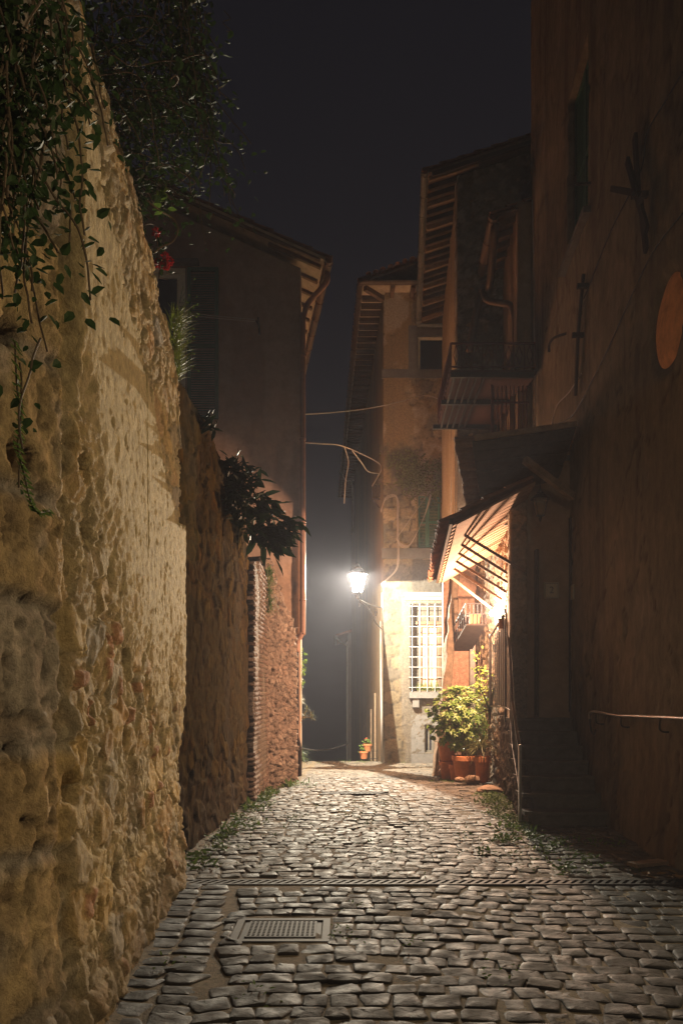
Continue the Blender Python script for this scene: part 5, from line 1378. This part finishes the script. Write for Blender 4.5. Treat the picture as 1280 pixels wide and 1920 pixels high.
# ------------------------------------------------------------------ pots by the tall house
def pot(label, c, r, h, name='flower_pot', flute=0, nf=0, m='terracotta', group=None, soil=True):
    t = thing(name, label, 'pot', c, group); x, y, z = c
    mb = MB().lathe(c, [(r * .70, 0), (r * .74, .02), (r * .93, h * .74), (r * .95, h * .76)], 28, flute, nf)
    mb.build('body', M[m], t, smooth=True)
    MB().lathe(c, [(r * .95, h * .76), (r * 1.04, h * .78), (r * 1.05, h * .97), (r * 1.02, h), (r * .92, h), (r * .90, h * .9)], 28).build('rim', M[m], t, smooth=False)
    MB().lathe(c, [(r * .89, h * .86), (r * .3, h * .90), (.01, h * .9)], 16).build('soil', M['dirt'], t)
    return t
zg = gz(16)
pot('tall cylindrical terracotta pot at the bottom of the two stacked pots', (2.17, 16.35, gz(16.35) + .01), .17, .36, 'flower_pot')
pot('terracotta pot standing on another pot beside the buttress', (2.16, 16.35, gz(16.35) + .38), .19, .38, 'flower_pot')
pot('round fluted terracotta pot in front of the big variegated bush', (2.44, 15.85, gz(15.85) + .09), .25, .42, 'flower_pot', .02, 26)
pot('small plain terracotta pot squeezed between the stacked pots and the round pot', (2.27, 16.0, gz(16.0) + .02), .12, .30, 'flower_pot')
cb_ = MB(); cb_.box((2.02, 16.55, .30), (2.17, 16.72, .72)); tag(cb_.build('wooden_box', M['woodlight'], loc=(2.1, 16.6, .3)), 'pale wooden box behind the stacked terracotta pots', 'box')
vb = plant_root('variegated_bush', 'big bright variegated bush in the round pot under the wall lamp', (2.44, 15.9, .42), 'bush')
pts = []
for k in range(300):
    a = R.uniform(0, 6.28); rr = .50 * math.sqrt(R.random()); zz = R.uniform(-.56, .66)
    w_ = math.sqrt(max(.05, 1 - (zz / .70) ** 2)); pts.append(V(2.31 + math.cos(a) * rr * w_ * 1.05 + .08 * (zz < 0), 15.95 + math.sin(a) * rr * w_, 1.16 + zz))
lf = MB(); lg = MB(); 
for p in pts:
    # umbels of leaflets
    c_dir = (p - V(2.4, 16.1, .9)).normalized()
    tgt = lf if R.random() < .62 else lg
    for k in range(7):
        a = 2 * math.pi * k / 7 + R.uniform(-.3, .3); s1 = c_dir.orthogonal().normalized(); s2 = c_dir.cross(s1)
        dv = s1 * math.cos(a) + s2 * math.sin(a) + c_dir * .35; L = R.uniform(.07, .125)
        tgt.leaf(p + dv * .012, dv, c_dir + V(0, -.1, .5), L, L * .42)
for k in range(700):
    p = R.choice(pts) + V(R.gauss(0, .05), R.gauss(0, .05), R.gauss(0, .05)); lg.leaf(p, (R.gauss(0, 1), R.gauss(0, 1), R.uniform(-.6, .5)), (R.gauss(0, .6), -.5, 1), .08, .035)
lf.build('foliage', M['leafpale'], vb); lg.build('inner_foliage', M['leaf'], vb)
sm = MB()
for k in range(14): sm.tube(smoothpath([(2.44 + R.gauss(0, .05), 15.9 + R.gauss(0, .05), .42), (2.42 + R.gauss(0, .1), 15.95, .7), R.choice(pts)], 4), .008, 5)
sm.build('stems', M['stem'], vb)
bp = plant_root('big_leaf_plant', 'plant with broad green leaves at the left side of the variegated bush', (2.16, 16.3, .75))
lf = MB()
for q in (P(812, 1330, 16), P(822, 1345, 15.9), P(815, 1362, 16), P(828, 1372, 15.9), P(816, 1385, 16), P(836, 1378, 15.9), P(824, 1320, 16), P(845, 1370, 15.8), P(830, 1350, 15.8)):
    for k in range(3): lf.leaf(q + V(R.gauss(0, .04), R.gauss(0, .04), R.gauss(0, .04)), (R.uniform(-1, .2), -.5, R.uniform(-.9, .2)), (0, -.8, .6), R.uniform(.13, .22), R.uniform(.09, .14))
lf.build('foliage', M['leaf'], bp); MB().tube(smoothpath([(2.17, 16.3, .74), (2.1, 16.2, .95), P(820, 1345, 16)], 4), .012, 6).build('stem', M['stem'], bp)
hp = plant_root('grass_plant', 'fine pale grassy plant fanning out over the top left of the variegated bush', P(830, 1330, 16.1)); b_ = MB()
for k in range(90): b_.blade(P(845, 1335, 16.1) + V(R.gauss(0, .04), 0, R.gauss(0, .03)), (R.uniform(-1, .1), -.3, R.uniform(.0, .7)), R.uniform(.2, .42), .011, .9)
b_.build('foliage', M['leafolive'], hp)
ag = plant_root('agave', 'dark agave with long sword leaves by the stair wall', (2.78, 14.9, 1.34), 'plant'); b_ = MB()
for dv, L in (((-1, -.2, .42), .78), ((-.8, -.1, .75), .72), ((-1, -.3, -.05), .66), ((-.9, .2, -.25), .5), ((-.4, -.2, 1), .6), ((.1, -.3, 1), .6), ((-.7, -.4, .2), .6), ((-.9, -.1, .15), .7)): b_.blade((2.76, 14.9, 1.36), dv, L, .075, .35, 6)
b_.build('foliage', M['leafdeep'], ag)
yu = plant_root('spiky_plant', 'spiky green plant with drooping narrow leaves right of the round pot', (2.70, 15.35, .55), 'plant'); b_ = MB()
for k in range(110): b_.blade((2.70 + R.gauss(0, .03), 15.35 + R.gauss(0, .03), .62 + R.gauss(0, .05)), (R.uniform(-1, .5), R.uniform(-.7, .4), R.uniform(-.2, .9)), R.uniform(.3, .52), .020, 1.3)
b_.build('foliage', M['leafolive'], yu); pot('dark shaded terracotta pot of the spiky plant beside the stair wall', (2.70, 15.38, gz(15.4) + .02), .15, .5, 'flower_pot')
cl = plant_root('climbing_plant', 'thin climbing plant with yellow green leaves on the lit stone wall above the bush', (2.90, 16.6, 1.5), 'climber'); st = MB(); lf = MB()
for k in range(9):
    s_ = smoothpath([(2.88 + R.gauss(0, .03), 16.3 + R.gauss(0, .25), 1.3), (2.84 + R.gauss(0, .05), 16.0 + R.gauss(0, .3), 1.75 + R.gauss(0, .1)), (2.82 + R.gauss(0, .08), 15.9 + R.gauss(0, .35), R.uniform(1.9, 2.6))], 5); st.tube(s_, .006, 5)
    for j in range(26): lf.leaf(R.choice(s_) + V(R.gauss(-.02, .04), R.gauss(0, .04), R.gauss(0, .04)), (R.uniform(-1, .4), R.uniform(-1, .5), R.uniform(-.5, .6)), (-.4, -.6, .6), .075, .045)
lf.build('foliage', M['leafyellow'], cl); st.build('stems', M['wood'], cl)
sk = plant_root('spiky_plant', 'dark spiky plant silhouetted beside the warm wall lamp above the railing', (2.74, 13.5, 2.8), 'plant'); b_ = MB()
for k in range(46): b_.blade((2.72 + R.gauss(0, .02), 13.5 + R.gauss(0, .03), 2.98 + R.gauss(0, .03)), (R.gauss(0, 1), R.gauss(0, .6), R.uniform(-.3, 1)), R.uniform(.12, .26), .018, .4)
b_.build('foliage', M['leafdeep'], sk); pot('small dark pot on the top of the stair railing holding the spiky plant', (2.72, 13.5, 2.78), .08, .18, 'flower_pot')
# ivy patch on the corner house front
iv = plant_root('wall_ivy', 'dry dark creeper spreading over the corner house wall above the green shutter', P(780, 900, 24.85), 'creeper'); lf = MB(); st = MB()
for k in range(34):
    a = P(R.uniform(755, 835), R.uniform(900, 940), 24.9); s_ = [a]
    for j in range(7): s_.append(s_[-1] + V(R.uniform(-.28, .22), R.uniform(-.02, .02), R.uniform(.02, .22)))
    s_ = [V(q.x, min(max(q.y, 24.80), 24.92), q.z) for q in s_]; st.tube(s_, .008, 4)
    for j in range(34): lf.leaf(R.choice(s_) + V(R.gauss(0, .09), -.03, R.gauss(0, .09)), (R.gauss(0, 1), -.4, R.gauss(0, 1)), (R.gauss(0, .3), -1, .3), .075, .055)
lf.build('foliage', M['leafolive'], iv); st.build('stems', M['stem'], iv)
# hanging pots on the side of the corner house
for (px, py, lab) in ((689, 1403, 'upper terracotta pot with red flowers hung on the side of the corner house'), (682, 1417, 'lower terracotta pot with a small plant hung on the side of the corner house')):
    c = P(px, py, 27.0); t = pot(lab, (c.x, c.y, c.z - .11), .15, .26, 'hanging_pot')
    scatter_leaves(MB(), [c + V(0, 0, .2)], 60, .08, .05, .07, (0, 0, .5)).build('foliage', M['leaf'], t)
    MB().bar(c + V(0, .1, -.1), (1.22, 27.1, c.z - .1), .02).build('bracket', M['iron'], t)
    if py < 1410: scatter_leaves(MB(), [c + V(-.05, 0, .3)], 22, .05, .05, .025).build('blossom', M['flower'], t)

# ------------------------------------------------------------------ weeds
wd = MB()
def weed(x, y, n, L):
    z = gz(y)
    for k in range(n):
        wd.blade((x + R.gauss(0, .04), y + R.gauss(0, .05), z), (R.gauss(0, 1), R.gauss(0, 1), R.uniform(.4, 1.6)), L * R.uniform(.5, 1.2), .007, R.uniform(.4, 1.6), 3)
def lowleaf(x, y, n, s_):
    z = gz(y)
    for k in range(n): wd.leaf((x + R.gauss(0, .07), y + R.gauss(0, .10), z + R.uniform(0, .05)), (R.gauss(0, 1), R.gauss(0, 1), R.uniform(.0, .8)), (R.gauss(0, .3), -.3, 1), s_ * R.uniform(.6, 1.3), s_ * .5)
for k in range(80):
    y = R.uniform(7.3, 15.4); x = float(xleft(np.array(y))) + .10 + abs(R.gauss(0, .16)); (weed if R.random() < .5 else lowleaf)(x, y, R.randint(8, 22), R.uniform(.05, .12))
for k in range(110):
    y = R.uniform(8.8, 13.6); x = xr(y) - .10 - abs(R.gauss(0, .16)) + (.12 if y < 10.3 else 0); lowleaf(x, y, R.randint(10, 26), R.uniform(.04, .08))
for k in range(46):
    y = R.uniform(7.2, 9.2); x = R.gauss(2.2, .3); (weed if R.random() < .4 else lowleaf)(x, y, 12, .07)
for k in range(90):
    y = R.uniform(7.2, 12.5); x = R.gauss(.35, .75); lowleaf(x, y, R.randint(4, 11), .035)
for k in range(40): weed(R.uniform(-.9, 2.2), R.uniform(24.6, 26), 8, .10)
for x, y in ((-.02, 5.5), (.0, 5.35), (.42, 5.15), (-1.05, 4.75), (-.5, 4.25), (.9, 4.6), (.05, 6.1)): lowleaf(x, y, 14, .03)
for k in range(30): weed(R.uniform(1.7, 2.4), R.uniform(15.6, 16.4), 6, .07)
tag(wd.build('weeds', M['grass']), kind='stuff')
# ================================================================== lamps and cables
SKY = .0072
HAZE = .0018
def point(name, loc, col, W, r=.06, parent=None):
    l = bpy.data.lights.new(name, 'POINT'); l.energy = W; l.color = col; l.shadow_soft_size = r
    o = bpy.data.objects.new(name, l); C.objects.link(o)
    if parent: o.parent = parent; o.location = Vector(loc) - org(parent)
    else: o.location = loc
    return o
def lantern(t, b, k=1.0, lit=True, glass='lampglass', rot=math.pi / 4, bw=.024):
    """four-sided tapering lantern standing on point b"""
    b = Vector(b); H = .50 * k; r0 = .115 * k; r1 = .215 * k
    def corner(r, i, z): a = rot + i * math.pi / 2; return b + V(r * math.cos(a) * 1.2, r * math.sin(a) * 1.2, z)
    f = MB()
    for i in range(4):
        f.bar(corner(r0, i, .08 * k), corner(r1, i, .08 * k + H), bw * k)
        f.bar(corner(r0, i, .08 * k), corner(r0, i + 1, .08 * k), .02 * k); f.bar(corner(r1, i, .08 * k + H), corner(r1, i + 1, .08 * k + H), .024 * k)
    f.lathe(b, [(.015 * k, -.10 * k), (.03 * k, -.05 * k), (.05 * k, 0), (.03 * k, .03 * k), (.11 * k, .075 * k), (.11 * k, .08 * k)], 10)
    f.build('frame', M['lampblack'], t)
    c = MB().lathe(b + V(0, 0, .08 * k + H), [(.30 * k, -.005 * k), (.28 * k, .03 * k), (.17 * k, .13 * k), (.09 * k, .17 * k), (.10 * k, .20 * k), (.05 * k, .24 * k), (.025 * k, .30 * k), (.0, .33 * k)], 12); c.build('cap', M['lampblack'], t)
    g = MB()
    for i in range(4): g.add([corner(r0 * .97, i, .085 * k), corner(r0 * .97, i + 1, .085 * k), corner(r1 * .97, i + 1, .08 * k + H), corner(r1 * .97, i, .08 * k + H)], [(0, 1, 2, 3)])
    g.build('glass', M[glass], t)
    if lit:
        MB().lathe(b + V(0, 0, .08 * k + H * .42), [(.01, 0), (.04 * k, .03), (.055 * k, .09 * k), (.055 * k, .16 * k), (.03 * k, .20 * k), (.01, .21 * k)], 12).build('bulb', M['bulb'], t, smooth=True)
LB = P(670, 1117, 21.9)
sl = thing('street_lamp', 'lit street lantern on a scrolled iron arm at the corner of the far stone house', 'street lamp', LB)
lantern(sl, LB, 1.0, rot=-math.pi / 2 + math.radians(13.8), bw=.037)
ar = MB(); wl = V(1.27, 24.96, 4.15)
e = LB + V(.0, 0, -.08)
ar.tube(smoothpath([e, e + V(.1, .18, -.03), e.lerp(wl, .5) + V(0, 0, .10), wl + V(0, 0, .28)], 6), .02, 8)
ar.tube([wl + V(0, 0, .34), wl + V(0, 0, -.45)], .022, 8)
ar.tube(smoothpath([wl + V(0, 0, -.40), wl.lerp(e, .30) + V(0, 0, -.30), wl.lerp(e, .6) + V(0, 0, -.05), e + V(.06, .1, -.06)], 6), .015, 8)
def scroll(c, u, r, n=26, turns=1.6):
    u = Vector(u).normalized(); return [Vector(c) + (u * math.cos(a) + V(0, 0, math.sin(a))) * r * (1 - .8 * k / n) for k in range(n + 1) for a in [turns * 2 * math.pi * k / n]]
uu = (wl - e).normalized(); uu.z = 0
ar.tube(scroll(e.lerp(wl, .72) + V(0, 0, -.02), uu, .15), .010, 6); ar.tube(scroll(e.lerp(wl, .45) + V(0, 0, .0), uu, .09), .009, 6); ar.tube(scroll(e + V(.05, .12, -.16), uu, .07), .009, 6)
ar.build('arm', M['lampblack'], sl)
point('lamp_light', LB + V(0, 0, .55), (1, .89, .68), 11500, .004, sl)
# warm bulkhead lamp on the narrow house
WL = V(2.735, 14.6, 3.16)
wlp = thing('wall_lamp', 'small bare warm orange wall lamp under the tiled canopy', 'wall lamp', WL)
wa = MB(); wa.tube(smoothpath([WL + V(.17, .08, .10), WL + V(.1, .05, .14), WL + V(.02, 0, .11), WL + V(0, 0, .05)], 5), .012, 8); wa.lathe(WL + V(0, 0, .035), [(.025, 0), (.03, .03), (.02, .06)], 10); wa.build('arm', M['lampblack'], wlp)
MB().lathe(WL + V(0, 0, -.055), [(.004, 0), (.028, .012), (.042, .045), (.034, .075), (.02, .09)], 14).build('bulb', M['warmbulb'], wlp, smooth=True)
point('warm_light', WL + V(0, 0, .0), (1, .60, .38), 1850, .05, wlp)
# unlit porch lantern
PB = P(1012, 972, 12.1)
plt = thing('porch_lantern', 'small unlit lantern hanging beneath the dark boarded canopy', 'lantern', PB)
lantern(plt, PB, .50, False, 'clearglass')
MB().tube([PB + V(0, 0, .43), PB + V(0, 0, .95)], .008, 6).build('hanger', M['lampblack'], plt)
# lantern in the side street to the right, the source of the yellow light in the foreground
SB = V(9.0, 6.0, 2.95)
sd = thing('street_lamp', 'street lantern on a post in the side street to the right of the picture', 'street lamp', (9.0, 6.0, 0))
lantern(sd, SB, 1.0)
MB().lathe((9.0, 6.0, -.1), [(.14, 0), (.14, .25), (.09, .35), (.06, .6), (.045, 2.9)], 12).build('post', M['lampblack'], sd)
point('side_lamp_light', SB + V(0, 0, .555), (1, .76, .42), 2500, .05, sd)

# weaker lantern behind the viewer, it only lifts the faces turned towards it
KB = V(1.1, -7.0, 5.6)
kd = thing('street_lamp', 'street lantern on a post some way behind the viewer', 'street lamp', (1.1, -7.0, 0))
lantern(kd, KB, 1.0)
MB().lathe((1.1, -7.0, -.1), [(.14, 0), (.14, .25), (.09, .35), (.06, .6), (.045, 5.6)], 12).build('post', M['lampblack'], kd)
point('rear_lamp_light', KB + V(0, 0, .30), (1, .72, .42), 420, .06, kd)

def cablething(name, label, paths, r, m, cat='cable'):
    mb = MB()
    for p in paths: mb.tube(p, r, 6)
    return tag(mb.build(name, M[m], loc=paths[0][0]), label, cat)
cablething('overhead_cable', 'upper pinkish cable strung from the pink house across the street to the balcony', [smoothpath([P(567, 777, 17.3), P(640, 772, 19.2), P(700, 764, 20.5), P(750, 753, 22.5), P(787, 742, 24), P(812, 744, 24.6), P(832, 757, 24.8)], 6)], .013, 'cablelight')
cablething('overhead_cable', 'lower knotted cable strung from the pink house to the corner house with loose ends hanging', [smoothpath([P(567, 830, 17.3), P(600, 832, 18.5), P(637, 835, 19.8), P(675, 850, 22), P(709, 868, 24.6), P(714, 880, 24.7), P(710, 890, 24.8), P(697, 912, 24.85)], 6), smoothpath([P(645, 838, 20.2), P(653, 865, 20.4), P(648, 900, 20.4), P(645, 944, 20.4)], 5), smoothpath([P(660, 845, 21.2), P(678, 868, 22), P(690, 884, 23), P(710, 888, 24.7)], 5)], .013, 'cablelight')
cablething('low_cable', 'black cable sagging low across the dark gap at the end of the street', [sag(P(562, 1402, 24), P(652, 1393, 30), .16)], .03, 'cable')
cl = thing('clothes_line', 'pair of thin clothes lines in front of the pink house shutter', 'clothes line', P(478, 600, 17.0))
for dz in (0, 4): MB().tube([P(318, 583 + dz, 17.0), P(400, 592 + dz, 17.0), P(478, 599 + dz, 17.0)], .009, 5).build('line', M['cablelight'], cl)
MB().bar(P(484, 595, 17.0), P(487, 628, 17.1), .03).build('hook_post', M['iron'], cl); MB().bar(P(480, 601, 17.0), (P(484, 600, 17.0).x, 17.32, P(484, 600, 17.0).z), .02).build('bracket', M['iron'], cl)
def wallcable(label, pxs, r=.008, m='cable', out=.03):
    pts = [onD(yD(px), EYE + (HOR - py) / FOC * yD(px), out) for px, py in pxs]; cablething('wall_cable', label, [smoothpath(pts, 6)], r, m)
wallcable('thin cable running diagonally from the top right past the crossed wall tie', [(1284, 135), (1255, 185), (1217, 250), (1205, 320), (1150, 430), (1110, 530), (1098, 560)])
wallcable('thin cable climbing the brown house wall left of the orange round', [(1284, 400), (1230, 470), (1190, 550), (1150, 640), (1110, 720), (1075, 780), (1035, 800)])
wallcable('short pale loose cable below the straight wall tie', [(1093, 700), (1070, 735), (1047, 760), (1038, 790), (1030, 810)], .010, 'cablelight')
wallcable('thin vertical cable at the far edge of the brown house', [(1000, 375), (1003, 500), (1004, 640), (1006, 800)], .012, 'cablelight')
# ================================================================== camera, sky, air, render settings
sc = bpy.context.scene
cd = bpy.data.cameras.new('camera'); cam = bpy.data.objects.new('camera', cd); C.objects.link(cam)
cam.location = (0, 0, EYE); cam.rotation_euler = (math.pi / 2, 0, 0)
cd.sensor_fit = 'VERTICAL'; cd.sensor_height = 36; cd.sensor_width = 24; cd.lens = 36 * FOC / 1920
cd.shift_y = (HOR - 960) / 1920; cd.clip_end = 9000; cd.clip_start = .05
sc.camera = cam
w = bpy.data.worlds.new('World'); sc.world = w; w.use_nodes = True
bg = w.node_tree.nodes['Background']; bg.inputs['Color'].default_value = (.90, .86, 1.2, 1); bg.inputs['Strength'].default_value = SKY
hz = MB().box((-4100, -4100, -60), (4100, 4100, 22)).build('haze', None)
hm = bpy.data.materials.new('night_mist'); hm.use_nodes = True
nt = hm.node_tree; nt.nodes.remove(nt.nodes['Principled BSDF'])
pv = nt.nodes.new('ShaderNodeVolumePrincipled'); pv.inputs['Color'].default_value = (.84, .85, 1, 1); pv.inputs['Density'].default_value = HAZE; pv.inputs['Anisotropy'].default_value = .4
nt.links.new(pv.outputs[0], nt.nodes['Material Output'].inputs['Volume'])
hz.data.materials.clear(); hz.data.materials.append(hm); tag(hz, kind='stuff')
sc.view_settings.view_transform = 'Standard'; sc.view_settings.look = 'None'
sc.view_settings.exposure = 0; sc.view_settings.gamma = 1; sc.view_settings.use_curve_mapping = False
sc.cycles.use_denoising = True
sc.cycles.max_bounces = 6; sc.cycles.diffuse_bounces = 4; sc.cycles.glossy_bounces = 2; sc.cycles.transparent_max_bounces = 12; sc.cycles.volume_bounces = 0
sc.cycles.sample_clamp_indirect = 4; sc.cycles.caustics_reflective = False; sc.cycles.caustics_refractive = False
sc.cycles.use_light_tree = True
